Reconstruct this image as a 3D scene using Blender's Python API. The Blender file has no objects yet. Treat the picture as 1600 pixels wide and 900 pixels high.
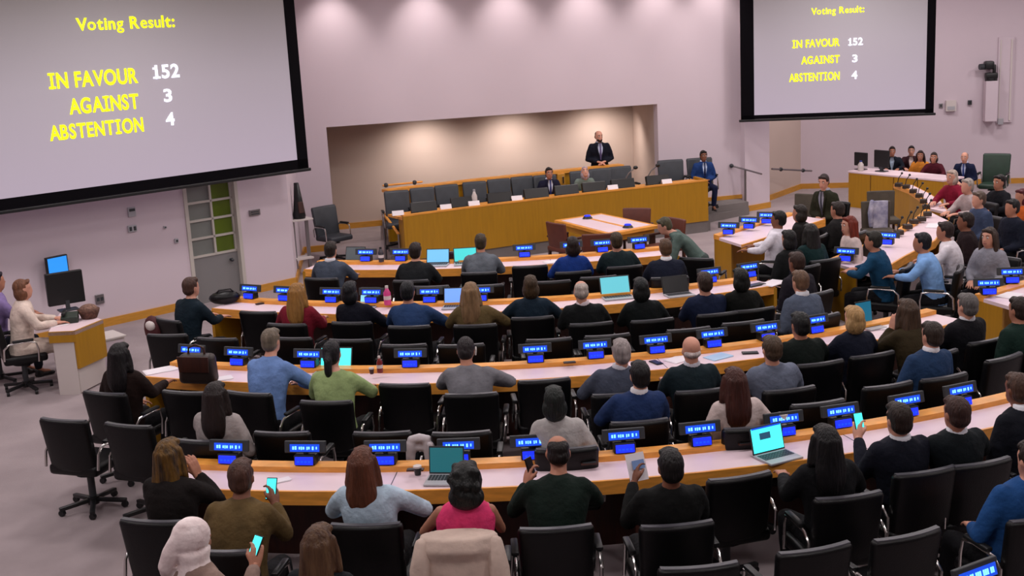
import bpy, bmesh, math, random, re
import numpy as np
from mathutils import Vector, Matrix, Euler
random.seed(4)
S = bpy.context.scene
COL = S.collection
R = math.radians
PI = math.pi

# ------------------------------------------------------------------ camera
FPX, PITCH, YAW, ROLL, HCAM = 1850.0, R(12.25), R(14.4), R(3.0), 4.0
cf = Vector((math.sin(YAW)*math.cos(PITCH), math.cos(YAW)*math.cos(PITCH), -math.sin(PITCH)))
r0 = Vector((math.cos(YAW), -math.sin(YAW), 0)); u0 = r0.cross(cf)
cr = math.cos(ROLL)*r0 - math.sin(ROLL)*u0
cu = math.sin(ROLL)*r0 + math.cos(ROLL)*u0
CAM = Vector((0, 0, HCAM))
cam = bpy.data.objects.new('camera', bpy.data.cameras.new('camera'))
COL.objects.link(cam)
cam.matrix_world = Matrix(((cr.x, cu.x, -cf.x, 0), (cr.y, cu.y, -cf.y, 0), (cr.z, cu.z, -cf.z, HCAM), (0, 0, 0, 1)))
cam.data.sensor_width = 36; cam.data.lens = 36*FPX/1600; cam.data.clip_end = 100
S.camera = cam

def ray(px, py): return cf + cr*((px-800)/FPX) - cu*((py-450)/FPX)
def at(px, py, z):                     # measured point of the photograph on the level plane z
    d = ray(px, py); t = (z-HCAM)/d.z
    return CAM + d*t
def aty(px, py, y):
    d = ray(px, py); return CAM + d*(y/d.y)
def onwall(px, py, p0, ang):           # measured point on a vertical wall through p0
    d = ray(px, py); n = Vector((-math.sin(ang), math.cos(ang), 0))
    t = (Vector((p0[0], p0[1], 0)) - CAM).dot(n)/d.dot(n)
    q = CAM + d*t
    return (q.x-p0[0])*math.cos(ang)+(q.y-p0[1])*math.sin(ang), q.z

# ------------------------------------------------------------------ world, lights, exposure
w = bpy.data.worlds.new('world'); S.world = w; w.use_nodes = True
w.node_tree.nodes['Background'].inputs[0].default_value = (0.8, 0.75, 0.78, 1)
w.node_tree.nodes['Background'].inputs[1].default_value = 0.05
S.view_settings.view_transform = 'Standard'; S.view_settings.look = 'None'
S.view_settings.exposure = 0.18; S.view_settings.gamma = 1.0
CEIL = 5.25
def lamp(name, kind, loc, energy, color=(1, .93, .86), size=1.0, size_y=None, target=None, angle=None, blend=.5):
    l = bpy.data.lights.new(name, kind); l.energy = energy; l.color = color
    if kind == 'AREA':
        l.size = size
        if size_y: l.shape = 'RECTANGLE'; l.size_y = size_y
    else: l.shadow_soft_size = size
    if angle: l.spot_size = angle; l.spot_blend = blend
    o = bpy.data.objects.new(name, l); COL.objects.link(o); o.location = loc
    if target is not None:
        o.rotation_euler = (Vector(target)-Vector(loc)).to_track_quat('-Z', 'Y').to_euler()
    return o
LAMPS = []
for gx in (-4, 0, 4, 8, 12, 16):
    for gy in (4, 8, 12, 16, 20):
        if gx < -2 and gy > 13: continue
        LAMPS.append((gx, gy))
LAMPS += [(-3, 14), (14, 22), (18, 18.5)]  # extra lamps, no fixtures seen, added to brighten the walls, mostly the right
for gx, gy in LAMPS:
    lamp('unseen_ceiling_lamp', 'AREA', (gx, gy, CEIL-.06), 66 if gy > 14 else 46, (1, .925, .93), .7)
for px, py in ((660, 214), (795, 196), (930, 190)):         # downlights in the niche soffit
    q = aty(px, py, 25.4)
    lamp('niche_downlight_lamp', 'SPOT', (q.x, 24.55, 2.26), 100, (1, .87, .80), .08, target=(q.x, 25.1, 0.5), angle=R(150), blend=1)
q = aty(1232, 215, 24.1)
lamp('recess_downlight_lamp', 'SPOT', (q.x-.1, 23.75, 3.6), 60, (1, .84, .74), .05, target=(q.x+.1, 24.1, 1.2), angle=R(95), blend=1)
for px in (515, 660, 790, 910, 1025, 1110):                                   # wall washers above the niche
    q = aty(px, 0, 22.9)
    lamp('wall_washer_lamp', 'SPOT', (q.x, 22.2, CEIL-.05), 72, (1, .88, .85), .08, target=(q.x, 22.75, 4.0), angle=R(80), blend=1)

# ------------------------------------------------------------------ materials
MATS = {}
def lin(c): return tuple(((v/255+.055)/1.055)**2.4 if v/255 > .04045 else v/255/12.92 for v in c)
def mat(name, rgb, rough=.6, metal=0., emit=0., noise=0., scale=8., bump=0., bscale=60., stretch=None, spec=.5, sheen=0., col2=None):
    if name in MATS: return MATS[name]
    m = bpy.data.materials.new(name); m.use_nodes = True; MATS[name] = m
    nt = m.node_tree; b = nt.nodes['Principled BSDF']; c = lin(rgb)
    b.inputs['Base Color'].default_value = (*c, 1); b.inputs['Roughness'].default_value = rough
    b.inputs['Metallic'].default_value = metal; b.inputs['Specular IOR Level'].default_value = spec
    if sheen: b.inputs['Sheen Weight'].default_value = sheen
    if emit:
        b.inputs['Emission Color'].default_value = (*c, 1); b.inputs['Emission Strength'].default_value = emit
    m.diffuse_color = (*c, 1)
    if noise or bump:
        tc = nt.nodes.new('ShaderNodeTexCoord'); mp = nt.nodes.new('ShaderNodeMapping')
        nt.links.new(tc.outputs['Object'], mp.inputs[0])
        if stretch: mp.inputs['Scale'].default_value = stretch
    if noise:
        n = nt.nodes.new('ShaderNodeTexNoise'); n.inputs['Scale'].default_value = scale; n.inputs['Detail'].default_value = 5
        nt.links.new(mp.outputs[0], n.inputs[0])
        mx = nt.nodes.new('ShaderNodeMix'); mx.data_type = 'RGBA'
        c2 = lin(col2) if col2 else tuple(v*(1-noise) for v in c)
        c1 = c if col2 else tuple(min(1, v*(1+noise)) for v in c)
        mx.inputs[6].default_value = (*c1, 1); mx.inputs[7].default_value = (*c2, 1)
        rp = nt.nodes.new('ShaderNodeMapRange'); rp.inputs[1].default_value = .3; rp.inputs[2].default_value = .7
        nt.links.new(n.outputs[0], rp.inputs[0]); nt.links.new(rp.outputs[0], mx.inputs[0])
        nt.links.new(mx.outputs[2], b.inputs['Base Color'])
        if emit: nt.links.new(mx.outputs[2], b.inputs['Emission Color'])
    if bump:
        n = nt.nodes.new('ShaderNodeTexNoise'); n.inputs['Scale'].default_value = bscale; n.inputs['Detail'].default_value = 3
        nt.links.new(mp.outputs[0], n.inputs[0])
        bp = nt.nodes.new('ShaderNodeBump'); bp.inputs['Strength'].default_value = bump; bp.inputs['Distance'].default_value = .02
        nt.links.new(n.outputs[0], bp.inputs['Height']); nt.links.new(bp.outputs[0], b.inputs['Normal'])
    return m
def cloth(rgb):
    if sum(rgb) < 170: rgb = tuple(int(v*.72) for v in rgb)
    return mat('cloth_%d_%d_%d' % rgb, rgb, .85, noise=.18, scale=9, bump=1., bscale=11, spec=.2)
def hairm(rgb, rgb2=None): return mat('hair_%d_%d_%d' % rgb, rgb, .5, noise=.35, scale=30, stretch=(1, 1, .15), bump=.8, bscale=70, spec=.35, col2=rgb2)
SKIN = {'l': (206, 150, 128), 'm': (178, 122, 98), 'b': (128, 82, 62), 'd': (78, 48, 38)}
def skinm(k): return mat('skin_'+k, SKIN[k], .55, noise=.06, scale=6, bump=.1, bscale=90, spec=.35)
M_WALL = mat('wall_paint', (205, 191, 199), .8, noise=.02, scale=.6, bump=.04, bscale=200, spec=.2)
M_WALLB = mat('wall_paint_niche', (196, 178, 168), .8, noise=.02, scale=.6, bump=.04, bscale=200, spec=.2)
M_FLOOR = mat('carpet', (168, 155, 157), .95, noise=.12, scale=1.4, bump=.5, bscale=400, spec=.1)
M_STEP = mat('step_carpet', (128, 122, 120), .95, noise=.08, scale=3, bump=.5, bscale=400, spec=.1)
M_CEIL = mat('ceiling_paint', (200, 190, 185), .9)
M_OAK = mat('oak_veneer', (192, 136, 48), .45, noise=.12, scale=5, stretch=(1, 1, 9), bump=.05, bscale=30)
M_OAKP = mat('oak_podium_panel', (170, 122, 8), .5, noise=.07, scale=4, stretch=(6, 6, .5), bump=.05, bscale=30)
M_EDGE = mat('maple_edge', (232, 158, 66), .4, noise=.16, scale=6, stretch=(1, 1, 6), bump=.04, bscale=30)
M_TOP = mat('grey_desk_laminate', (228, 205, 212), .5, noise=.04, scale=3, spec=.4)
M_DKWOOD = mat('dark_red_wood', (58, 24, 14), .5, noise=.3, scale=4, stretch=(5, 5, .6))
M_BLK = mat('black_leather', (6, 6, 8), .4, noise=.25, scale=6, bump=.12, bscale=120, spec=.3)
M_GREYL = mat('slate_leather', (52, 56, 62), .5, noise=.15, scale=6, bump=.12, bscale=120)
M_BRNL = mat('brown_leather', (92, 44, 32), .5, noise=.2, scale=6, bump=.12, bscale=120)
M_TANL = mat('taupe_upholstery', (74, 66, 56), .8, noise=.2, scale=6, bump=.2, bscale=120)
M_GREENL = mat('green_leather', (22, 48, 34), .5, noise=.2, scale=6, bump=.12, bscale=120)
M_HLTRIM = mat('grey_highlight_trim', (74, 74, 80), .45)
M_CHROME = mat('chrome', (210, 208, 206), .22, metal=1.)
M_STEEL = mat('brushed_steel', (150, 148, 150), .35, metal=1.)
M_PLAST = mat('black_plastic', (15, 16, 18), .45)
M_DGREY = mat('dark_grey_plastic', (48, 52, 56), .5)
M_SILV = mat('silver_plastic', (170, 170, 175), .4)
M_WHITE = mat('white_paper', (235, 228, 232), .7)
M_WHITEP = mat('white_panel', (205, 196, 192), .6)
M_BLUE = mat('blue_keypad_glow', (20, 40, 235), .4, emit=1.3)
M_NAVYG = mat('blue_display_glow', (22, 70, 205), .4, emit=.9)
M_CYAN = mat('sign_letter_glow', (120, 205, 255), .4, emit=1.5)
M_SCRT = mat('teal_laptop_screen', (84, 168, 180), .3, emit=.9)
M_SCRC = mat('cyan_laptop_screen', (70, 225, 225), .3, emit=1.2)
M_SCRB = mat('blue_laptop_screen', (96, 140, 220), .3, emit=.9)
M_SCRS = mat('sky_monitor_screen', (40, 130, 215), .3, emit=.9)
M_SCRG = mat('grey_laptop_screen', (76, 84, 88), .3, emit=.25)
M_SCRD = mat('dark_screen', (6, 8, 10), .25)
M_YEL = mat('yellow_screen_lettering', (232, 240, 10), .5, emit=1.0)
M_WHT = mat('white_screen_lettering', (232, 236, 250), .5, emit=1.0)
M_GREENG = mat('green_tinted_glass', (84, 104, 22), .25, noise=.12, scale=3)
M_GREYG = mat('grey_frosted_glass', (120, 124, 120), .3, noise=.06, scale=3)
M_DOOR = mat('grey_door_paint', (122, 120, 120), .6)
M_FRAME = mat('pale_door_frame', (186, 180, 172), .5)
M_EYEW = mat('eye_white', (225, 220, 215), .3)
M_EYED = mat('eye_iris', (22, 14, 10), .2)
M_LIPS = mat('lips', (150, 84, 78), .5)
M_SHOE = mat('black_shoe_leather', (16, 14, 14), .4)

# ------------------------------------------------------------------ object helpers
CUR = {}
def obj(name, me, m=None, parent=None, loc=None, rotz=None):
    o = bpy.data.objects.new(name, me); COL.objects.link(o)
    if m is not None and me is not None and not me.materials: me.materials.append(m)
    if parent is not None: o.parent = parent
    if loc is not None: o.location = loc
    if rotz is not None: o.rotation_euler = (0, 0, rotz)
    return o
def tag(o, label, cat, group=None):
    o['label'] = label; o['category'] = cat
    if group: o['group'] = group
    return o
def thing(name, label, cat, loc=(0, 0, 0), rotz=0., group=None):
    o = obj(name, None, loc=loc, rotz=rotz); o.empty_display_size = .1
    return tag(o, label, cat, group)
def struct(name, me, m): o = obj(name, me, m); o['kind'] = 'structure'; return o
def dup(root, loc, rotz):
    r = root.copy(); COL.objects.link(r); r.location = loc; r.rotation_euler = (0, 0, rotz)
    for ch in list(root.children):
        c = ch.copy(); COL.objects.link(c); c.parent = r
        for g in ch.children:
            d = g.copy(); COL.objects.link(d); d.parent = c
    return r
def mesh_of(V, Fc, smooth=True, name='mesh'):
    me = bpy.data.meshes.new(name); me.from_pydata([tuple(v) for v in V], [], [tuple(f) for f in Fc])
    if smooth: me.polygons.foreach_set('use_smooth', [True]*len(me.polygons))
    me.update(); return me
def bm_mesh(bm, smooth=False, name='mesh'):
    me = bpy.data.meshes.new(name); bmesh.ops.recalc_face_normals(bm, faces=bm.faces); bm.to_mesh(me); bm.free()
    if smooth:
        me.polygons.foreach_set('use_smooth', [True]*len(me.polygons))
        try: me.set_sharp_from_angle(angle=R(40))
        except Exception: pass
    return me
class MB:
    def __init__(s): s.bm = bmesh.new()
    def box(s, c, size, rot=None, bevel=0., seg=2):
        t = bmesh.new(); bmesh.ops.create_cube(t, size=1)
        bmesh.ops.scale(t, vec=size, verts=t.verts)
        if bevel: bmesh.ops.bevel(t, geom=list(t.edges), offset=bevel, segments=seg, affect='EDGES', profile=.5)
        m = Matrix.Translation(c) @ (Euler(rot).to_matrix().to_4x4() if rot else Matrix())
        return s._add(t, m)
    def _add(s, t, m):
        bmesh.ops.transform(t, matrix=m, verts=t.verts)
        me = bpy.data.meshes.new('t'); t.to_mesh(me); t.free(); s.bm.from_mesh(me); bpy.data.meshes.remove(me); return s
    def cyl(s, c, r, h, n=16, r2=None, rot=None):
        t = bmesh.new(); bmesh.ops.create_cone(t, cap_ends=True, segments=n, radius1=r, radius2=r if r2 is None else r2, depth=h)
        m = Matrix.Translation(c) @ (Euler(rot).to_matrix().to_4x4() if rot else Matrix())
        return s._add(t, m)
    def sphere(s, c, r, scale=(1, 1, 1), n=12):
        t = bmesh.new(); bmesh.ops.create_uvsphere(t, u_segments=n, v_segments=max(6, n//2+2), radius=r)
        return s._add(t, Matrix.Translation(c) @ Matrix.Diagonal((*scale, 1)))
    def tube(s, pts, r, n=8):
        V, Fc = limb(pts, [r]*len(pts), n, round_end=False)
        vs = [s.bm.verts.new(v) for v in V]
        for f in Fc: s.bm.faces.new([vs[i] for i in f])
        return s
    def prism(s, poly, z0, z1):
        a = [s.bm.verts.new((p[0], p[1], z0)) for p in poly]; b = [s.bm.verts.new((p[0], p[1], z1)) for p in poly]
        n = len(poly)
        for i in range(n): s.bm.faces.new((a[i], a[(i+1) % n], b[(i+1) % n], b[i]))
        s.bm.faces.new(a[::-1]); s.bm.faces.new(b); return s
    def arc(s, c, ra, rb, z0, z1, a0, a1, n=40):    # curved bar; ra/rb may be functions of the fraction
        L = []
        for i in range(n+1):
            a = a0+(a1-a0)*i/n; ca, sa = math.cos(a), math.sin(a)
            L.append([s.bm.verts.new((c[0]+r*ca, c[1]+r*sa, z)) for r, z in ((ra, z0), (rb, z0), (rb, z1), (ra, z1))])
        for i in range(n):
            for k in range(4): s.bm.faces.new((L[i][k], L[i][(k+1) % 4], L[i+1][(k+1) % 4], L[i+1][k]))
        s.bm.faces.new(L[0][::-1]); s.bm.faces.new(L[-1]); return s
    def strip(s, line, w0, w1, z0, z1):              # bar following a polyline, between offsets w0..w1 to its left
        P = [Vector((p[0], p[1])) for p in line]; N = []
        for i in range(len(P)):
            d = (P[min(i+1, len(P)-1)]-P[max(i-1, 0)]).normalized(); N.append(Vector((-d.y, d.x)))
        L = []
        for p, n in zip(P, N):
            L.append([s.bm.verts.new((p.x+n.x*o, p.y+n.y*o, z)) for o, z in ((w0, z0), (w1, z0), (w1, z1), (w0, z1))])
        for i in range(len(P)-1):
            for k in range(4): s.bm.faces.new((L[i][k], L[i][(k+1) % 4], L[i+1][(k+1) % 4], L[i+1][k]))
        s.bm.faces.new(L[0][::-1]); s.bm.faces.new(L[-1]); return s
    def me(s, smooth=False): return bm_mesh(s.bm, smooth)

# ------------------------------------------------------------------ organic helpers
def limb(pts, rad, n=10, round_end=True, flat=1.0):
    P = [Vector(p) for p in pts]; rings = []
    if round_end:
        d0 = (P[0]-P[1]).normalized(); d1 = (P[-1]-P[-2]).normalized()
        P2 = [P[0]+d0*rad[0]*.8, P[0]+d0*rad[0]*.45]+P+[P[-1]+d1*rad[-1]*.45, P[-1]+d1*rad[-1]*.8]
        rad = [rad[0]*.4, rad[0]*.85]+list(rad)+[rad[-1]*.85, rad[-1]*.4]; P = P2
    V, Fc = [], []; up = None
    for i, p in enumerate(P):
        t = (P[min(i+1, len(P)-1)]-P[max(i-1, 0)]).normalized()
        if up is None:
            up = Vector((0, 0, 1)) if abs(t.z) < .9 else Vector((0, 1, 0))
        x = t.cross(up)
        if x.length < 1e-4: x = t.cross(Vector((1, 0, .2)))
        x.normalize(); y = x.cross(t).normalized(); up = y
        for k in range(n):
            a = 2*PI*k/n; V.append(p + x*math.cos(a)*rad[i] + y*math.sin(a)*rad[i]*flat)
    m = len(P)
    for i in range(m-1):
        for k in range(n):
            Fc.append((i*n+k, i*n+(k+1) % n, (i+1)*n+(k+1) % n, (i+1)*n+k))
    Fc.append(tuple(range(n-1, -1, -1))); Fc.append(tuple((m-1)*n+k for k in range(n)))
    return V, Fc
def loft(rings, n=16, M=None, wob=None):     # rings: (cx, cy, z, rx, ry), closed with caps
    V, Fc = [], []
    for i, (cx, cy, z, rx, ry) in enumerate(rings):
        for k in range(n):
            a = 2*PI*k/n; g = 1 if wob is None else wob(i, a)
            V.append(Vector((cx+rx*g*math.cos(a), cy+ry*g*math.sin(a), z)))
    m = len(rings)
    for i in range(m-1):
        for k in range(n): Fc.append((i*n+k, i*n+(k+1) % n, (i+1)*n+(k+1) % n, (i+1)*n+k))
    Fc.append(tuple(range(n-1, -1, -1))); Fc.append(tuple((m-1)*n+k for k in range(n)))
    if M is not None: V = [M @ v for v in V]
    return V, Fc
def ell(c, r, M=None, n=12):
    rings = []
    for j in range(9):
        t = -PI/2*.96 + PI*.96*j/8
        rings.append((c[0], c[1], c[2]+r[2]*math.sin(t), r[0]*math.cos(t), r[1]*math.cos(t)))
    return loft(rings, n, M)
def merge(parts):
    V, Fc = [], []
    for v, f in parts:
        o = len(V); V += list(v); Fc += [tuple(i+o for i in q) for q in f]
    return V, Fc
def remesh(parts, vox, smooth_it=2):
    V, Fc = merge(parts); me = mesh_of(V, Fc, False)
    o = bpy.data.objects.new('tmp', me); COL.objects.link(o)
    m = o.modifiers.new('r', 'REMESH'); m.mode = 'VOXEL'; m.voxel_size = vox
    if smooth_it:
        q = o.modifiers.new('s', 'SMOOTH'); q.iterations = smooth_it; q.factor = .5
    dg = bpy.context.evaluated_depsgraph_get(); dg.update()
    out = bpy.data.meshes.new_from_object(o.evaluated_get(dg))
    bpy.data.objects.remove(o); bpy.data.meshes.remove(me)
    out.polygons.foreach_set('use_smooth', [True]*len(out.polygons))
    return out
def mesh_data(me):
    return [v.co.copy() for v in me.vertices], [tuple(p.vertices) for p in me.polygons]

HEAD = [(-.118, .050, .018, .016), (-.110, .044, .036, .034), (-.092, .032, .050, .056), (-.065, .018, .060, .074),
        (-.035, .006, .067, .086), (-.005, .000, .072, .093), (.025, -.003, .075, .097), (.055, -.006, .074, .096),
        (.085, -.008, .064, .084), (.105, -.009, .046, .062), (.118, -.009, .022, .030)]
def head_parts(M):
    P = [loft([(0, yc, z, rx, ry) for z, yc, rx, ry in HEAD], 18, M)]
    P.append(limb([M @ Vector((0, .082, .022)), M @ Vector((0, .100, -.018)), M @ Vector((0, .098, -.032))], [.010, .015, .015], 8))
    P.append(limb([M @ Vector((-.048, .072, .030)), M @ Vector((0, .087, .030)), M @ Vector((.048, .072, .030))], [.011, .013, .011], 8))
    P.append(limb([M @ Vector((-.02, .086, -.066)), M @ Vector((.02, .086, -.066))], [.012, .012], 8))
    for s in (-1, 1): P.append(ell((s*.076, -.004, -.008), (.013, .020, .032), M, 8))
    return P
HANDS = {}
def hand_data(curl):
    if curl in HANDS: return HANDS[curl]
    P = []
    for x in (-.027, -.009, .009, .027): P.append(limb([(x*.55, -.02, 0), (x*.9, .04, .002), (x*1.05, .085, 0)], [.019, .017, .0125], 8))
    L = {-.033: .078, -.011: .092, .011: .086, .033: .066}
    for x, l in L.items():
        pts = [Vector((x*.9, .075, 0))]; a = .06+curl*.4; d = pts[0].copy()
        for k, f in enumerate((.45, .32, .25)):
            d = d+Vector((x*.22*f*2*(1-curl*.7), math.cos(a)*l*f, -math.sin(a)*l*f)); pts.append(d.copy()); a += curl*.75
        P.append(limb(pts, [.0105, .0095, .0088, .0075], 7))
    P.append(limb([(-.022, .01, -.004), (-.050, .048, -.010-curl*.01), (-.060+curl*.02, .082, -.016-curl*.03)], [.016, .0125, .0095], 8))
    me = remesh(P, .0065, 1); HANDS[curl] = mesh_data(me); bpy.data.meshes.remove(me)
    return HANDS[curl]

def mk_shared():
    D = {}
    m = MB().sphere((0, 0, 0), .0125, n=10); D['eye'] = m.me(True); D['eye'].materials.append(M_EYEW)
    m = MB().sphere((0, .0065, 0), .0078, (1, 1, 1), n=8); D['iris'] = m.me(True); D['iris'].materials.append(M_EYED)
    V, Fc = limb([(-.024, -.006, .003), (0, .004, 0), (.024, -.006, .003)], [.003, .007, .003], 8); D['lips'] = mesh_of(V, Fc); D['lips'].materials.append(M_LIPS)
    P = [loft([(0, .0, .0, .05, .05), (0, .0, .035, .047, .05), (0, -.01, .08, .042, .045), (0, -.02, .10, .03, .035)], 12),
         limb([(0, -.03, .03), (0, .08, .032), (0, .17, .026)], [.04, .045, .036], 10, flat=.7)]
    D['shoe'] = remesh(P, .016, 1); D['shoe'].materials.append(M_SHOE)
    return D
SH = mk_shared()

def person(label, px, py, face, hair, hc, skin, topc, pel_px=None, topstyle='jacket', arms='desk', lean=.12, base=0., scale=1., zh=1.22,
           botc=(20, 20, 26), turn=0., tilt=0., vox=.02, front=False, shirt=None, tie=None, stand=False, roll=0., extra=None, hat=None, sleeve='long', woman=False, xy=None, hc2=None):
    """px,py = measured centre of the head; face = direction the body faces (degrees, 90 = towards the front wall)"""
    rnd = random.Random(int(px*7+py*13))
    Hh = zh
    hw = at(px, py, base+Hh*scale) if xy is None else Vector((*xy, 0))
    fd = R(face); fv = Vector((math.cos(fd), math.sin(fd), 0))
    if pel_px:
        q = at(*pel_px, base+.6)-hw; lean = max(-.1, min(.42, -(q.x*fv.x+q.y*fv.y))); roll = max(-.14, min(.14, -(q.x*fv.y-q.y*fv.x)))
    pel = Vector((hw.x, hw.y, 0)) - fv*lean*scale
    rt = Vector((fv.y, -fv.x, 0)); pel = pel - rt*roll*scale
    z0 = .50 if not stand else .93
    k = (Hh-z0)/.72
    Z = lambda z: z0+(z-.5)*k                       # torso heights
    Y = lambda z: lean*max(0, (z-.5)/.72)**1.15*.92  # spine curve
    X = lambda z: roll*max(0, (z-.5)/.72)
    sw = .155 if woman else .178
    def torso(g):
        a = [(.40, .150, .11), (.45, .178, .135), (.55, .175, .13), (.68, .150 if woman else .160, .112), (.80, .160 if woman else .172, .118), (.90, .172 if woman else .194, .124),
             (.97, .176 if woman else .202, .114), (1.025, .158 if woman else .182, .096), (1.06, .115 if woman else .130, .080), (1.085, .070, .064)]
        return loft([(X(z), Y(z)-(.0 if z > .5 else .02), Z(z), rx+g, ry+g) for z, rx, ry in a], 20)
    HM = Matrix.Translation((X(1.22), lean, Hh)) @ Euler((R(-tilt), 0, R(turn)), 'XYZ').to_matrix().to_4x4()
    hipz = Z(.5)
    parts = [torso(0.), limb([(X(1.0), Y(1.0)-.01, Z(1.0)), HM @ Vector((0, -.012, -.09)), HM @ Vector((0, -.01, -.03))], [.064, .056, .058], 12)]
    parts += head_parts(HM)
    # legs
    legs, ankles = [], []
    for s in (-1, 1):
        if stand: pts = [(s*.09, 0, .92), (s*.10, .02, .50), (s*.10, -.01, .10)]
        elif arms == 'side': pts = [(s*.10, -.02, .52), (s*.11+.0, .43, .54), (s*.10, .44+.05*s, .09)]
        else: pts = [(s*.10, -.02, .52), (s*(.13+.03*rnd.random()), .42, .51), (s*.13, .36+.14*rnd.random(), .09)]
        legs.append(pts); ankles.append(pts[2])
        parts.append(limb([pts[0], Vector(pts[0]).lerp(Vector(pts[1]), .5), pts[1], Vector(pts[1]).lerp(Vector(pts[2]), .45), pts[2], (pts[2][0], pts[2][1]+.13, .045)], [.085, .073, .056, .05, .036, .03], 10))
    # arms
    AR = []
    j = lambda: rnd.uniform(-.025, .025)
    sh = [Vector((s*sw+X(.99), Y(1.0), Z(1.012))) for s in (-1, 1)]
    sy = sh[0].y
    for i, s in enumerate((-1, 1)):
        mode = arms if isinstance(arms, str) else arms[i]
        curl = .35
        if mode == 'desk': E, W, hd = (s*.255+j(), sy+.13, .80+.02), (s*.13+j(), .44+j(), .815), (-.25*s, 1, -.05)
        elif mode == 'wide': E, W, hd = (s*.325, sy+.17, .83), (s*.12, .42+j(), .815), (-.8*s, .6, 0)
        elif mode == 'lap': E, W, hd = (s*.25, sy*.6+.02, .72), (s*.09+j(), .27, .66), (-.5*s, 1, -.2)
        elif mode == 'phone': E, W, hd, curl = (s*.25, sy+.13, .80), (s*.15, .36, .98), (-.2*s, .5, .8), .8
        elif mode == 'rest': E, W, hd = (s*.29, sy*.5, .74), (s*.27, .22, .69), (-.1*s, 1, -.1)
        elif mode == 'face': E, W, hd, curl = (s*.22, sy+.20, .84), (s*.09, lean+.09, Hh-.16), (-.3*s, 0, 1), .7
        elif mode == 'clasp': E, W, hd = (s*.26, sy+.0, Z(.72)), (s*.06, .21, Z(.68)), (-.7*s, .4, -.2)
        elif mode == 'reach': E, W, hd = (s*.27, sy+.16, .83), (s*.17+j(), sy+.36, .815), (-.1*s, 1, 0)
        elif mode == 'down': E, W, hd = (s*.25, sy-.06, .70), (s*.26, .06, .50), (0, .3, -1)
        elif mode == 'side': E, W, hd = (s*.25, sy+.02, .74), (s*.10, .30, .68), (-.4*s, 1, -.1)
        else: E, W, hd = (s*.27, sy+.1, .8), (s*.14, .4, .81), (0, 1, 0)
        AR.append((sh[i], Vector(E), Vector(W), Vector(hd).normalized(), s, curl, mode))
        parts.append(limb([sh[i], sh[i].lerp(Vector(E), .5), E, Vector(E).lerp(Vector(W), .4), W], [.044, .040, .033, .032, .024], 10))
    me = remesh(parts, vox, 1)
    V, Fc = mesh_data(me); bpy.data.meshes.remove(me)
    pieces = [(V, Fc)]
    hand_w = {}
    for (s_, E, W, hd, s, curl, mode) in AR:
        hv, hf = hand_data(curl)
        yv = hd; zv = Vector((0, 0, 1)); zv = (zv - yv*zv.dot(yv)); zv = zv.normalized() if zv.length > .15 else Vector((0, 1, 0))
        if mode in ('phone', 'face'): zv = Vector((s*.8, -.5, 0)); zv = (zv-yv*zv.dot(yv)).normalized()
        xv = yv.cross(zv)
        m3 = Matrix((xv, yv, zv)).transposed()
        fl = -1 if s < 0 else 1
        pieces.append(([W + m3 @ Vector((v.x*fl, v.y, v.z)) for v in hv], [q[::-1] for q in hf] if fl < 0 else hf))
        hand_w[s] = W + m3 @ Vector((0, .07, -.02))
    V, Fc = merge(pieces)
    body = obj('person', mesh_of(V, Fc), skinm(skin), loc=(pel.x, pel.y, base), rotz=fd-PI/2)
    body.scale = (scale,)*3
    tag(body, label, 'person')
    # clothing
    cm = cloth(topc)
    cl = [torso(.020)]
    for (s_, E, W, hd, s, curl, mode) in AR:
        if sleeve == 'none': continue
        end = E.lerp(W, .86) if sleeve == 'long' else s_.lerp(E, .75)
        pts = [s_+Vector((-s*.02, 0, .0)), s_.lerp(E, .5), E, E.lerp(end, .5), end] if sleeve == 'long' else [s_, s_.lerp(E, .4), end]
        cl.append(limb(pts, [.074, .067, .060, .056, .044] if sleeve == 'long' else [.066, .062, .058], 12))
    if topstyle in ('jacket', 'shirt'):
        cl.append(loft([(X(1.03), Y(1.03)-.012, Z(1.03), .115, .094), (X(1.06), Y(1.06)-.012, Z(1.08), .084, .078), (X(1.08), Y(1.08)-.01, Z(1.104), .068, .068)], 14))
    top = obj({'jacket': 'jacket', 'shirt': 'shirt', 'blouse': 'blouse', 'dress': 'dress'}[topstyle], remesh(cl, vox*1.15, 2), cm, body)
    # trousers
    tr = [loft([(0, -.02, Z(.385), .165, .125), (0, -.02, Z(.44), .197, .152), (0, -.01, Z(.54), .190, .142), (0, 0, Z(.60), .172, .128)], 18)]
    for pts in legs:
        a, b, c = (Vector(q) for q in pts)
        tr.append(limb([a, a.lerp(b, .5), b, b.lerp(c, .5), c+Vector((0, 0, .04))], [.105, .092, .075, .066, .056], 10))
    obj('trousers', remesh(tr, max(vox*1.3, .027), 1), cloth(botc), body)
    for a in ankles: obj('shoe', SH['shoe'], None, body, loc=(a[0], a[1]-.0, -.0 if stand else .0))
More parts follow.
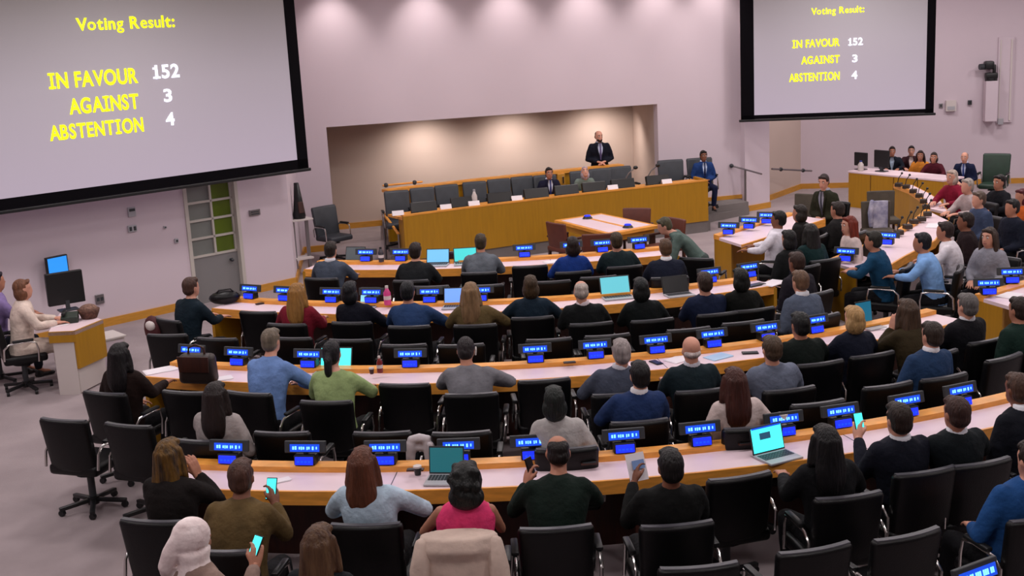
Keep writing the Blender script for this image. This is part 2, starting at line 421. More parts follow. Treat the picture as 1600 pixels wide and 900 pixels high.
    # shirt front, collar and tie
    if shirt:
        sm = cloth(shirt)
        obj('shirt_collar', mesh_of(*loft([(X(1.06), Y(1.06)-.012, Z(1.06), .080, .076), (X(1.09), Y(1.08)-.012, Z(1.118), .069, .069), (X(1.09), Y(1.08)-.012, Z(1.124), .058, .056)], 16)), sm, body)
        if front:
            zs = (1.075, .98, .90, .82, .74)
            ws = (.045, .062, .05, .034, .016); L = []
            for zz, ww in zip(zs, ws):
                ry = np.interp(zz, [.74, .8, .9, .97, 1.025, 1.085], [.118, .122, .126, .116, .099, .074])+.024
                for xx in (-ww, 0, ww): L.append((X(zz)+xx, Y(zz)+ry*math.sqrt(max(.05, 1-(xx/.2)**2)), Z(zz)))
            Fq = [(r_*3+c_, r_*3+c_+1, r_*3+c_+4, r_*3+c_+3) for r_ in range(4) for c_ in range(2)]
            L2 = L+[(x, y-.05, z) for x, y, z in L]; n_ = len(L)
            Fq2 = Fq+[tuple(i+n_ for i in q[::-1]) for q in Fq]
            rim = [0, 1, 2, 5, 8, 11, 14, 13, 12, 9, 6, 3]
            Fq2 += [(rim[i], rim[(i+1) % 12], rim[(i+1) % 12]+n_, rim[i]+n_) for i in range(12)]
            obj('shirt_front', mesh_of(L2, Fq2), sm, body)
            for s in (-1, 1) if topstyle == 'jacket' else ():
                L = []
                for zz, ww in ((1.07, .052), (1.0, .078), (.92, .066), (.84, .044), (.75, .018)):
                    ry = np.interp(zz, [.74, .8, .9, .97, 1.025, 1.085], [.118, .122, .126, .116, .099, .074])+.030
                    L.append((X(zz)+s*ww, Y(zz)+ry*math.sqrt(max(.05, 1-(ww/.2)**2)), Z(zz)))
                obj('lapel', mesh_of(*limb(L, [.014, .024, .022, .016, .008], 8, flat=.45)), cm, body)
            if tie:
                L = [(X(zz), Y(zz)+np.interp(zz, [.70, .8, .9, .97, 1.025, 1.085], [.116, .122, .126, .116, .099, .074])+.024, Z(zz)) for zz in (1.07, 1.0, .92, .82, .72)]
                obj('tie', mesh_of(*limb(L, [.014, .013, .019, .024, .012], 8, flat=.5)), cloth(tie), body)
    # face
    if front:
        for s in (-1, 1):
            e = obj('eye', SH['eye'], None, body, loc=HM @ Vector((s*.031, .083, .010)))
            e.rotation_euler = (R(-tilt), 0, R(turn))
            obj('iris', SH['iris'], None, e)
            b_ = limb([HM @ Vector((s*.016, .097, .034)), HM @ Vector((s*.036, .092, .039)), HM @ Vector((s*.054, .078, .032))], [.004, .006, .003], 6)
            obj('eyebrow', mesh_of(*b_), hairm(hc if sum(hc) < 330 else (90, 80, 72)), body)
        l_ = obj('lips', SH['lips'], None, body, loc=HM @ Vector((0, .094, -.062))); l_.rotation_euler = (R(-tilt), 0, R(turn))
    # hair
    hm = hairm(hc, hc2); hp = []
    hv = max(.012, vox*.65)
    if hair in ('short', 'bob', 'long', 'bun', 'curly', 'ponytail'):
        hp.append(ell((0, -.022, .030), (.083, .101, .104), HM, 16))
        hp.append(ell((0, -.040, -.020), (.078, .078, .075), HM, 14))
        hp.append(limb([HM @ Vector((-.05, .052, .088)), HM @ Vector((.0, .066, .098)), HM @ Vector((.05, .052, .088))], [.022, .026, .022], 8))
    if hair == 'short':
        for s in (-1, 1): hp.append(limb([HM @ Vector((s*.074, .018, .05)), HM @ Vector((s*.074, .016, .0))], [.014, .009], 6))
    if hair == 'balding':
        hp.append(ell((0, -.040, -.002), (.081, .082, .070), HM, 14))
        hp.append(ell((0, -.030, .052), (.078, .084, .060), HM, 14))
    if hair == 'fringe':
        hp.append(ell((0, -.030, -.022), (.0785, .0755, .045), HM, 14))
    if hair == 'bob':
        hp.append(ell((0, -.030, -.045), (.100, .088, .105), HM, 16))
    if hair == 'curly':
        hp.append(ell((0, -.03, .015), (.108, .116, .125), HM, 16)); hp.append(ell((0, -.05, -.085), (.118, .095, .085), HM, 14))
        for q in range(26):
            a = rnd.uniform(0, 2*PI); zz = rnd.uniform(-.13, .11); rr = math.sqrt(max(.1, 1-(zz/.14)**2))
            if math.sin(a) > .35 and zz < .05: continue
            hp.append(ell((.104*rr*math.cos(a), -.035+.11*rr*math.sin(a), zz), (.03, .03, .03), HM, 8))
    if hair == 'bun': hp.append(ell((0, -.125, .045), (.042, .042, .042), HM, 10))
    if hair == 'ponytail':
        hp.append(limb([HM @ Vector((0, -.10, .03)), HM @ Vector((0, -.14, -.03)), HM @ Vector((0, -.15, -.13)), HM @ Vector((0, -.13, -.22))], [.03, .038, .036, .018], 10))
    if hair == 'long':
        W_ = [(.05, -.045, .085, .085), (-.03, -.055, .092, .076), (-.10, -.068, .100, .064), (-.17, -.080, .108, .056), (-.24, -.086, .104, .050), (-.30, -.085, .090, .043), (-.345, -.080, .060, .030)]
        ph = rnd.uniform(0, 6)
        hp.append(loft([(0, yc, z, rx, ry) for z, yc, rx, ry in W_], 24, Matrix.Translation((X(1.22), lean, Hh)), wob=lambda i, a: 1+.05*math.sin(7*a+i*.8+ph)))
        for s in (-1, 1): hp.append(limb([HM @ Vector((s*.078, .01, .05)), HM @ Vector((s*.092, .012, -.04)), HM @ Vector((s*.10, .0, -.13)), HM @ Vector((s*.10, .02, -.2))], [.022, .028, .032, .022], 8))
    if hp: obj('hair', remesh(hp, hv, 1), hm, body)
    if hair == 'hijab':
        hp.append(ell((0, -.022, .022), (.094, .118, .115), HM, 18))
        hp.append(loft([(0, -.01, -.06, .088, .105), (0, -.015, -.12, .080, .092), (0, -.02, -.16, .10, .10), (0, -.02, -.205, .150, .125), (0, -.03, -.25, .168, .13), (0, -.03, -.275, .14, .11)], 24,
                       Matrix.Translation((X(1.22), lean, Hh)), wob=lambda i, a: 1+.035*math.sin(9*a+i)))
        hp.append(limb([HM @ Vector((0, -.10, .0)), HM @ Vector((-.02, -.125, -.08)), HM @ Vector((-.05, -.13, -.17)), HM @ Vector((-.07, -.11, -.24))], [.05, .05, .045, .025], 10))
        obj('hijab', remesh(hp, .011, 1), cloth(hc), body)
    if hat == 'beard':
        hp = [loft([(0, .048, -.124, .022, .02), (0, .040, -.10, .046, .052), (0, .024, -.07, .061, .074), (0, .012, -.045, .066, .078)], 14, HM)]
        obj('beard', remesh(hp, .011, 1), hairm(hc), body)
    CUR['HM'] = HM; CUR['pel'] = pel; CUR['fd'] = fd; CUR['hands'] = hand_w; CUR['body'] = body; CUR['sc'] = scale
    return body

def wl(v):                              # local point of the last person -> world
    return CUR['body'].matrix_world @ v if False else Matrix.Translation(CUR['body'].location) @ Euler(CUR['body'].rotation_euler).to_matrix().to_4x4() @ (Vector(v)*CUR['sc'])

# ================================================================== THE ROOM
def wallbox(p0, ang, s0, s1, z0, z1, t=.22, off=0., mb=None):     # slab along a wall line, thickness away from the room
    d = Vector((math.cos(ang), math.sin(ang))); n = Vector((-d.y, d.x))
    P = Vector(p0)
    q = [P+d*s0+n*off, P+d*s1+n*off, P+d*s1+n*(off+t), P+d*s0+n*(off+t)]
    mb = mb or MB(); mb.prism([(v.x, v.y) for v in q], z0, z1); return mb
fl = MB(); fl.box((5, 11, -.1), (34, 34, .2)); struct('floor', fl.me(), M_FLOOR)
ce = MB(); ce.box((5, 11, CEIL+.1), (34, 34, .2)); struct('ceiling', ce.me(), M_CEIL)
LW, LA = (1.35, 19.92), R(30.4)
RW, RA = (13.6, 25.2), R(-25.4)
DS0, DS1, DH = -1.93, -.96, 2.25
m = wallbox(LW, LA, -11, DS0, 0, CEIL); wallbox(LW, LA, DS1, 0, 0, CEIL, mb=m); wallbox(LW, LA, DS0, DS1, DH, CEIL, mb=m)
wall_l = struct('wall_left', m.me(), M_WALL)
ret = MB(); ret.prism([(1.35, 19.92), (1.75, 22.9), (.9, 22.9), (1.13, 20.03)], 0, CEIL); struct('wall_left_return', ret.me(), M_WALL)
rr = MB(); ex, ey = LW[0]-11*math.cos(LA), LW[1]-11*math.sin(LA)
rr.prism([(ex, ey), (ex-.2, ey), (ex-.2, -5), (ex, -5)], 0, CEIL); struct('wall_left_rear', rr.me(), M_WALL)
bk = MB(); bk.box((5, -5.1, CEIL/2), (34, .2, CEIL)); struct('wall_back', bk.me(), M_WALL)
wr = wallbox(RW, RA, -.1, 9.6, 0, CEIL); struct('wall_right', wr.me(), M_WALL)
ex2, ey2 = RW[0]+9.6*math.cos(RA), RW[1]+9.6*math.sin(RA)
r2 = MB(); r2.prism([(ex2, ey2), (ex2+.2, ey2), (ex2+.2, -5), (ex2, -5)], 0, CEIL); struct('wall_right_rear', r2.me(), M_WALL)
# front wall with the deep niche
NX0, NX1, NZ, YF, YB = 2.39, 9.15, 2.38, 22.9, 25.42
fw = MB(); fw.box(((1.2+NX0)/2, YF+.11, CEIL/2), (NX0-1.2, .22, CEIL)); fw.box(((NX1+11.1)/2, YF+.11, CEIL/2), (11.1-NX1, .22, CEIL))
fw.box(((NX0+NX1)/2, YF+.11, (NZ+CEIL)/2), (NX1-NX0, .22, CEIL-NZ)); struct('wall_front', fw.me(), M_WALL)
nb = MB(); nb.prism([(1.9, YB), (9.6, YB), (9.6, YB+.2), (1.9, YB+.2)], 0, NZ+.1); struct('wall_niche', nb.me(), M_WALLB)
ns = MB(); ns.prism([(NX0, YF+.12), (1.95, YB), (1.75, YB), (NX0-.2, YF+.12)], 0, NZ+.1); struct('wall_niche_left', ns.me(), M_WALLB)
ns = MB(); ns.prism([(NX1, YF+.22), (9.55, YB), (9.75, YB), (NX1+.2, YF+.22)], 0, NZ+.1); struct('wall_niche_right', ns.me(), M_WALLB)
nc = MB(); nc.box(((NX0+NX1)/2, (YF+YB)/2+.1, NZ+.08), (NX1-NX0+1.2, YB-YF, .12)); struct('ceiling_niche', nc.me(), M_WALLB)
co = MB(); co.prism([(11.03, 22.77), (11.73, 23.03), (11.6, 23.6), (10.9, 23.4)], 0, CEIL); struct('wall_column', co.me(), M_WALL)
rc = MB(); rc.prism([(11.55, 23.4), (13.65, 25.2), (13.5, 25.5), (11.3, 23.7)], 0, CEIL); struct('wall_recess', rc.me(), M_WALLB)
# baseboards
def base(name, p0, ang, s0, s1): struct(name, wallbox(p0, ang, s0, s1, 0, .12, t=.03, off=-.03).me(), M_OAK)
base('baseboard_left', LW, LA, -11, DS0-.06); base('baseboard_door', LW, LA, DS1+.06, 0)
base('baseboard_return', (1.35, 19.92), math.atan2(2.98, .4), 0, 2.98)
base('baseboard_front', (1.75, YF), 0, 0, NX0-1.75); base('baseboard_niche', (1.95, YB), 0, 0, 7.6)
m = wallbox((9.15, YF), 0, .1, 1.9, .28, .36, t=.03, off=-.03); struct('baseboard_platform', m.me(), M_OAK)
base('baseboard_column', (11.03, 22.77), math.atan2(.26, .7), 0, .75)
base('baseboard_recess', (11.55, 23.4), math.atan2(1.8, 2.1), .2, 2.7)
base('baseboard_right', RW, RA, 0, 9.5)

# the glazed door in the left wall
def lw(s, off=0.):
    return Vector((LW[0]+s*math.cos(LA)-off*math.sin(LA), LW[1]+s*math.sin(LA)+off*math.cos(LA)))
dr = obj('door_1', None, loc=(*lw(DS0, .0), 0), rotz=LA); dr['kind'] = 'structure'
DW = DS1-DS0
fr = MB(); fr.box((.03, .06, DH/2), (.06, .16, DH)); fr.box((DW-.03, .06, DH/2), (.06, .16, DH)); fr.box((DW/2, .06, DH-.03), (DW, .16, .06)); obj('door_frame', fr.me(), M_FRAME, dr)
lf = MB(); lf.box((DW/2, .10, .37), (DW-.12, .05, .74)); obj('door_leaf', lf.me(), M_DOOR, dr)
mu = MB()
for k in range(6): mu.box((DW/2, .085, .76+k*.285), (DW-.12, .05, .035))
for x in (.08, DW/2+.03, DW-.08): mu.box((x, .085, 1.5), (.035, .05, 1.5))
obj('glazing_bars', mu.me(), M_FRAME, dr)
for c, (xa, xb, mm, lab) in enumerate(((.09, DW/2+.01, M_GREYG, 'grey frosted pane'), (DW/2+.05, DW-.09, M_GREENG, 'green tinted pane'))):
    for k in range(5):
        p = MB(); p.box(((xa+xb)/2, .10, .76+k*.285+.1425), (xb-xa, .012, .25))
        q = obj('pane', p.me(), mm, dr); q['label'] = lab
kn = MB(); kn.cyl((DW-.2, .05, .62), .022, .05, rot=(PI/2, 0, 0)); kn.sphere((DW-.2, .02, .62), .03); obj('door_knob', kn.me(True), M_DGREY, dr)

# small fittings on the left wall
def wall_plate(name, label, cat, px, py, w_, h_, m_, p0, ang, depth=.03, parts=()):
    s, z = onwall(px, py, p0, ang)
    x, y = p0[0]+s*math.cos(ang), p0[1]+s*math.sin(ang)
    t = thing(name, label, cat, (x, y, z), ang)
    b = MB(); b.box((0, -depth/2, 0), (w_, depth, h_), bevel=.004); obj('plate', b.me(), m_, t)
    for nm, c, sz, mm in parts:
        b = MB(); b.box((c[0], -depth-.004, c[1]), (sz[0], .012, sz[1])); obj(nm, b.me(), mm, t)
    return t
wall_plate('door_sign', 'small grey plaque on the wall right of the glazed door', 'plaque', 397, 332, .2, .1, M_STEEL, LW, LA, parts=(('engraved_line', (0, .015), (.14, .015), M_DGREY), ('engraved_line', (0, -.02), (.14, .015), M_DGREY)))
wall_plate('control_panel', 'small pale control panel with dark buttons high on the left wall', 'switch panel', 205, 331, .12, .14, M_SILV, LW, LA, parts=(('display', (0, .03), (.09, .04), M_DGREY),))
wall_plate('switch_plate', 'pale double switch plate just below the control panel on left wall', 'switch', 206, 357, .14, .1, M_SILV, LW, LA, parts=(('switch', (-.035, 0), (.035, .06), M_DGREY), ('switch', (.035, 0), (.035, .06), M_DGREY)))
wall_plate('wall_socket', 'grey wall outlet box low on the left wall by the booth desk', 'outlet', 155, 467, .13, .14, M_STEEL, LW, LA, parts=(('socket', (-.03, 0), (.035, .05), M_DGREY), ('socket', (.03, 0), (.035, .05), M_DGREY)))
wall_plate('thermostat', 'small grey thermostat on the wall left of the glazed door', 'thermostat', 275, 376, .06, .07, M_SILV, LW, LA, parts=(('dial', (0, 0), (.03, .03), M_DGREY),))
wall_plate('wall_sensor', 'tiny grey sensor on the left wall above the thermostat', 'sensor', 257, 355, .04, .04, M_SILV, LW, LA, parts=(('lens', (0, 0), (.02, .02), M_DGREY),))
# fittings on the right wall
wall_plate('wall_speaker', 'white box fixture with grey base on the right wall beside screen', 'wall box', 1485, 165, .22, .24, M_WHITEP, RW, RA, .1, parts=(('grille', (0, -.05), (.16, .08), M_SILV),))
wall_plate('wall_sensor', 'small dark round sensor on the right wall under the camera', 'sensor', 1515, 160, .08, .1, M_DGREY, RW, RA, .06, parts=(('lens', (0, 0), (.04, .04), M_PLAST),))
wall_plate('light_switch', 'small brown switch right next to the white wall box', 'switch', 1470, 165, .08, .1, M_STEEL, RW, RA, .03, parts=(('rocker', (0, 0), (.03, .05), M_DGREY),))
s, z = onwall(1570, 125, RW, RA)
t = thing('wall_panel', 'tall narrow white vertical duct panel on the far right wall', 'wall panel', (RW[0]+s*math.cos(RA), RW[1]+s*math.sin(RA), z), RA)
b = MB(); b.box((0, -.03, 0), (.34, .06, 1.9), bevel=.01); obj('panel', b.me(), M_WALL, t)
b = MB(); b.box((.11, -.075, 0), (.03, .03, 1.8)); b.box((-.12, -.07, 0), (.02, .02, 1.8)); obj('rail', b.me(), M_WHITEP, t)
b = MB(); b.box((-.08, -.08, -.92), (.12, .06, .14), bevel=.01); obj('bracket', b.me(), M_SILV, t)
s, z = onwall(1545, 157, RW, RA)
t = thing('wall_camera', 'black remote video camera on a white wall pedestal at upper right', 'camera', (RW[0]+s*math.cos(RA), RW[1]+s*math.sin(RA), z), RA)
b = MB(); b.box((0, -.16, 0), (.26, .30, .9), bevel=.01); obj('pedestal', b.me(), M_WALL, t)
b = MB(); b.cyl((0, -.17, .48), .13, .07, 20); b.box((0, -.17, .56), (.26, .2, .14), bevel=.03); obj('pan_base', b.me(True), M_PLAST, t)
b = MB(); b.box((.06, -.17, .70), (.06, .12, .22), bevel=.02); obj('yoke', b.me(True), M_PLAST, t)
b = MB(); b.box((-.06, -.18, .80), (.2, .26, .18), bevel=.04); obj('camera_head', b.me(True), M_PLAST, t)
b = MB(); b.cyl((-.2, -.22, .77), .065, .14, 18, rot=(0, PI/2, .3)); obj('lens', b.me(True), M_DGREY, t)

# ------------------------------------------------------------------ projection screens
def glyph(ch):
    cu_ = bpy.data.curves.new('t', 'FONT'); cu_.body = ch; cu_.extrude = .02; cu_.offset = .012 if ch in 'eosug' else .026
    o = bpy.data.objects.new('t', cu_); COL.objects.link(o)
    dg = bpy.context.evaluated_depsgraph_get(); dg.update()
    me = bpy.data.meshes.new_from_object(o.evaluated_get(dg)); bpy.data.objects.remove(o)
    V, Fc = mesh_data(me); bpy.data.meshes.remove(me); return V, Fc
def bar(x0, x1, y0, y1):
    V = [Vector((x, y, z)) for z in (-.02, .02) for x, y in ((x0, y0), (x1, y0), (x1, y1), (x0, y1))]
    return V, [(0, 3, 2, 1), (4, 5, 6, 7), (0, 1, 5, 4), (1, 2, 6, 5), (2, 3, 7, 6), (3, 0, 4, 7)]
def text_mesh(txt, wd, ht, depth=.006):            # wide bold screen lettering; capital I and 1 carry serifs
    parts, x = [], 0.
    for ch in txt:
        if ch == ' ': x += .34; continue
        V, Fc = glyph(ch)
        x0, x1 = min(v.x for v in V), max(v.x for v in V); h = max(v.y for v in V)
        if ch == 'I': parts.append((V, Fc)); L = [bar(x0-.13, x1+.13, h-.11, h), bar(x0-.13, x1+.13, -.02, .09)]
        elif ch == '1':
            V, Fc = bar(0, .15, -.02, .70); x0, x1, h = 0, .15, .70; parts.append((V, Fc)); L = [bar(x0-.13, x1+.13, -.02, .09), bar(x0-.12, x0+.02, h-.22, h-.12)]
        else: parts.append((V, Fc)); L = []
        pad_ = .13 if L else 0.
        for q in [parts.pop()]+L: parts.append(([v+Vector((x-x0+pad_, 0, 0)) for v in q[0]], q[1]))
        x += (x1-x0)+pad_*2+(.0 if ch in 'VAF' else .085)
    V, Fc = merge(parts)
    x0, x1, y0, y1 = min(v.x for v in V), max(v.x for v in V), min(v.y for v in V), max(v.y for v in V)
    return mesh_of([((v.x-x0)/(x1-x0)*wd, -v.z/.02*depth*.5, (v.y-y0)/(y1-y0)*ht) for v in V], Fc, False)
def screen_mat(name, zlo, zhi, cx):
    m = bpy.data.materials.new(name); m.use_nodes = True; nt = m.node_tree; b = nt.nodes['Principled BSDF']
    tc = nt.nodes.new('ShaderNodeTexCoord'); sp = nt.nodes.new('ShaderNodeSeparateXYZ'); nt.links.new(tc.outputs['Object'], sp.inputs[0])
    r = nt.nodes.new('ShaderNodeMapRange'); r.inputs[1].default_value = zlo; r.inputs[2].default_value = zhi; nt.links.new(sp.outputs[2], r.inputs[0])
    rp = nt.nodes.new('ShaderNodeValToRGB'); nt.links.new(r.outputs[0], rp.inputs[0])
    rp.color_ramp.elements[0].color = (*lin((178, 160, 182)), 1); rp.color_ramp.elements[1].color = (*lin((112, 102, 100)), 1)
    e = rp.color_ramp.elements.new(.55); e.color = (*lin((160, 146, 158)), 1)
    nt.links.new(rp.outputs[0], b.inputs['Emission Color']); b.inputs['Emission Strength'].default_value = .56
    b.inputs['Base Color'].default_value = (.25, .24, .25, 1); b.inputs['Roughness'].default_value = .9
    return m
def screen(label, p0, ang, sL, sR, iL, iR, zb, zib, ztop, texts):
    t = thing('projection_screen', label, 'screen', (p0[0], p0[1], 0), ang)
    b = MB(); b.box(((iL+iR)/2, .012, (zib+ztop)/2), (iR-iL, .012, ztop-zib)); obj('picture', b.me(), screen_mat('projected_picture', zib, 4.7, 0), t)
    f = MB(); f.box(((sL+iL)/2, .012, (zb+ztop)/2), (iL-sL, .02, ztop-zb)); f.box(((sR+iR)/2, .012, (zb+ztop)/2), (sR-iR, .02, ztop-zb)); f.box(((sL+sR)/2, .012, (zb+zib)/2+.02), (sR-sL, .02, zib-zb-.04))
    obj('black_border', f.me(), mat('screen_black_border', (6, 4, 9), .8, spec=.1), t)
    f = MB(); f.box(((sL+sR)/2, .012, zb+.012), (sR-sL+.08, .05, .05), bevel=.012); obj('bottom_bar', f.me(), M_PLAST, t)
    f = MB(); f.box(((sL+sR)/2, .05, ztop+.08), (sR-sL+.3, .22, .2), bevel=.02); obj('roller_case', f.me(), M_WHITEP, t)
    for txt, a, c, z0, z1, mm in texts:
        o = obj('lettering', text_mesh(txt, c-a, z1-z0), mm, t, loc=(a, .0, z0)); o['label'] = ('yellow' if mm is M_YEL else 'white')+' lettering '+txt
screen('large left projection screen showing yellow and white voting result', (1.68, 19.3), R(29.4), -6.6, 0, -6.42, -.20, 1.97, 2.16, 4.95, (
    ('Voting Result:', -3.58, -2.10, 4.25, 4.47, M_YEL), ('IN FAVOUR', -4.07, -2.77, 3.54, 3.76, M_YEL), ('152', -2.53, -2.11, 3.58, 3.78, M_WHT),
    ('AGAINST', -3.83, -2.80, 3.18, 3.40, M_YEL), ('3', -2.40, -2.27, 3.24, 3.43, M_WHT), ('ABSTENTION', -4.15, -2.77, 2.85, 3.06, M_YEL), ('4', -2.41, -2.27, 2.90, 3.09, M_WHT)))
screen('right projection screen showing the same voting result smaller', (10.82, 22.5), R(-25.4), 0, 3.78, .27, 3.62, 1.93, 2.05, 4.95, (
    ('Voting Result:', 1.40, 2.42, 3.96, 4.13, M_YEL), ('IN FAVOUR', 1.03, 1.955, 3.36, 3.52, M_YEL), ('152', 2.12, 2.40, 3.36, 3.51, M_WHT),
    ('AGAINST', 1.205, 1.955, 3.03, 3.19, M_YEL), ('3', 2.20, 2.30, 3.03, 3.18, M_WHT), ('ABSTENTION', .967, 1.958, 2.69, 2.86, M_YEL), ('4', 2.19, 2.30, 2.70, 2.86, M_WHT)))

# ------------------------------------------------------------------ platform, steps, rails
pf = MB(); pf.prism([(3.45, 20.55), (9.45, 21.05), (9.75, 22.1), (10.9, 22.35), (10.9, 22.9), (9.6, YB), (3.8, YB), (3.3, 22.2)], 0, .28); o = struct('platform', pf.me(), M_STEP)
st = MB(); st.prism([(9.42, 21.75), (10.95, 22.42), (11.0, 22.75), (9.4, 22.5)], 0, .14); struct('step_1', st.me(), M_STEP)
def rail(name, label, pts, r=.02, posts=(), m_=None, brackets=()):
    t = thing(name, label, 'handrail', (pts[0][0], pts[0][1], 0))
    o0 = Vector((pts[0][0], pts[0][1], 0))
    b = MB(); b.tube([Vector(p)-o0 for p in pts], r, 10); obj('rail', b.me(True), m_ or M_EDGE, t)
    for (x, y, z0, z1) in posts:
        b = MB(); b.cyl((x-o0.x, y-o0.y, (z0+z1)/2), .022, z1-z0, 12); b.cyl((x-o0.x, y-o0.y, z0+.01), .05, .02, 16); obj('post', b.me(True), M_STEEL, t)
    for (x, y, z) in brackets:
        b = MB(); b.sphere((x-o0.x, y-o0.y, z), .045); b.cyl((x-o0.x, y-o0.y, z), .02, .12, rot=(PI/2, 0, 0)); obj('bracket', b.me(True), M_DGREY, t)
a = aty(1147, 260, 22.75); b_ = aty(1183, 270, 22.3); p_ = at(1165, 333, 0); c_ = aty(1143, 259, 22.85)
rail('handrail', 'wall handrail with steel post by the steps right of podium', [c_, (p_.x, p_.y, .92), aty(1190, 272, 22.0)], .018, posts=((p_.x, p_.y, 0, .92),), m_=M_STEEL, brackets=(c_,))
q = [aty(1206, 264, 23.55), aty(1268, 267, 24.4)]
rail('handrail', 'straight wall handrail on the warm lit recess right of the column', q, .022, m_=M_STEEL, brackets=(q[0].lerp(q[1], .22), q[0].lerp(q[1], .78)))
q = [aty(598, 290, 21.9), aty(660, 284, 22.0)]
rail('handrail', 'thin handrail with brackets at the left end of the podium wall', q, .018, m_=M_EDGE, brackets=(q[0].lerp(q[1], .08), q[0].lerp(q[1], .8)))
a = aty(598, 332, 21.3); b_ = aty(623, 366, 20.3)
rail('handrail', 'sloping wooden handrail on steel posts at the podium left steps', [a, b_], .025, posts=((a.x, a.y, 0, a.z), (b_.x, b_.y, 0, b_.z)))

# ------------------------------------------------------------------ podium desk
def pod(x):  # curve of the podium front (top view)
    return float(np.interp(x, [3.0, 3.4, 4.0, 4.6, 5.3, 6.3, 7.1, 7.9, 8.7, 9.4], [19.75, 19.9, 20.05, 20.18, 20.34, 20.5, 20.64, 20.74, 20.84, 20.93]))
PX = [3.25+(9.36-3.25)*i/16 for i in range(17)]
pline = [(x, pod(x)) for x in PX]
t = thing('podium_desk', 'long curved oak podium desk below the wall niche', 'desk', (0, 0, 0))
b = MB().strip([(x, y+.03) for x, y in pline], 0, .6, 0, .22); obj('plinth', b.me(), M_STEP, t)
for i in range(16):
    if i % 2: continue
    b = MB().strip(pline[i:i+3], .004, .045, .22, .99); obj('front_panel', b.me(), M_OAKP, t)
b = MB().strip(pline, .0, .06, .99, 1.02); obj('top_edge', b.me(), M_EDGE, t)
b = MB().strip(pline, .06, .62, .93, .97); obj('worktop', b.me(), M_EDGE, t)
b = MB().box((3.28, pod(3.25)+.3, .60), (.05, .58, .78)); obj('end_panel', b.me(), M_OAKP, t)
b = MB().box((9.34, pod(9.4)+.3, .62), (.05, .58, .80)); obj('end_panel', b.me(), M_OAKP, t)
# low wooden wall behind the podium seats
PO = 1.72
wline = [(x, pod(x)+PO) for x in PX if x < 8.3]
t = thing('podium_back_wall', 'low wooden wall with maple cap behind the podium chairs', 'partition', (0, 0, 0))
for i in range(0, len(wline)-1, 2):
    b = MB().strip(wline[i:i+3], 0, .06, .28, 1.20); obj('wood_panel', b.me(), M_OAKP, t)
b = MB().strip(wline, -.05, .20, 1.20, 1.255); obj('cap', b.me(), M_EDGE, t)
for px_ in (645, 728, 806, 877, 944):
    x = aty(px_, 285, 21.3).x; x = aty(px_, 285, pod(x)+PO).x
    b = MB().box((x, pod(x)+PO-.04, .74), (.16, .06, .92), bevel=.01); o = obj('pilaster', b.me(), M_OAK, t)
    b = MB().box((x+.03, pod(x)+PO-.085, 1.08), (.03, .03, .14), bevel=.008); obj('lamp_plate', b.me(), M_CHROME, o)

# ------------------------------------------------------------------ curved desks
ROWS = {  # centre, front radius, pixel of left and right ends on the desktop
    'D': ((4.55, 17.9), 10.34, (287, 730), (1640, 640), 'nearest curved desk'),
    'C': ((5.0, 19.4), 9.22, (238, 584), (1487, 496), 'second nearest curved desk'),
    'B': ((5.5, 21.0), 8.05, (337, 480), (1228, 451), 'third curved desk'),
    'A': ((6.5, 24.5), 8.86, (500, 411), (1062, 398), 'front curved desk')}
DEP = .52
def aang(c, p): return math.atan2(p[1]-c[1], p[0]-c[0])
def fit_radius(c, pts): return sum(math.hypot(at(*p, .75).x-c[0], at(*p, .75).y-c[1]) for p in pts)/len(pts)
ROWS['A'] = (ROWS['A'][0], fit_radius(ROWS['A'][0], [(564, 419), (702, 424), (860, 413)]), *ROWS['A'][2:])
for k, (c, rf, pl, pr, nm) in ROWS.items():
    a0 = aang(c, at(*pl, .75)); a1 = aang(c, at(*pr, .75))
    t = thing('curved_desk', 'long '+nm+' with grey laminate top and maple edges', 'desk', (c[0], c[1], 0))
    n = 48; Z = (0, 0)
    b = MB().arc(Z, rf-DEP+.13, rf-.022, .71, .75, a0, a1, n); obj('desktop', b.me(), M_TOP, t)
    b = MB().arc(Z, rf-.022, rf, .645, .753, a0, a1, n); obj('front_edge', b.me(), M_EDGE, t)
    b = MB().arc(Z, rf-DEP, rf-DEP+.13, .70, .795, a0, a1, n); obj('back_ledge', b.me(), M_EDGE, t)
    b = MB().arc(Z, rf-DEP+.02, rf-DEP+.045, .03, .70, a0, a1, n); obj('modesty_panel', b.me(), M_DKWOOD, t)
    for aa in (a0, a1):
        b = MB().box(((rf-DEP/2)*math.cos(aa), (rf-DEP/2)*math.sin(aa), .36), (DEP, .045, .72), rot=(0, 0, aa)); obj('end_panel', b.me(), M_OAKP, t)
    ns_ = int((a1-a0)*rf/1.7)
    for i in range(1, ns_):
        aa = a0+(a1-a0)*i/ns_
        b = MB().box(((rf-.24)*math.cos(aa), (rf-.24)*math.sin(aa), .355), (.40, .04, .69), rot=(0, 0, aa)); obj('support', b.me(), M_DKWOOD, t)
        b = MB().box(((rf-.265)*math.cos(aa), (rf-.265)*math.sin(aa), .7505), (.45, .006, .002), rot=(0, 0, aa)); obj('seam', b.me(), M_DGREY, t)
def face_row(k, x, y):
    c = ROWS[k][0]; return math.degrees(math.atan2(c[1]-y, c[0]-x))

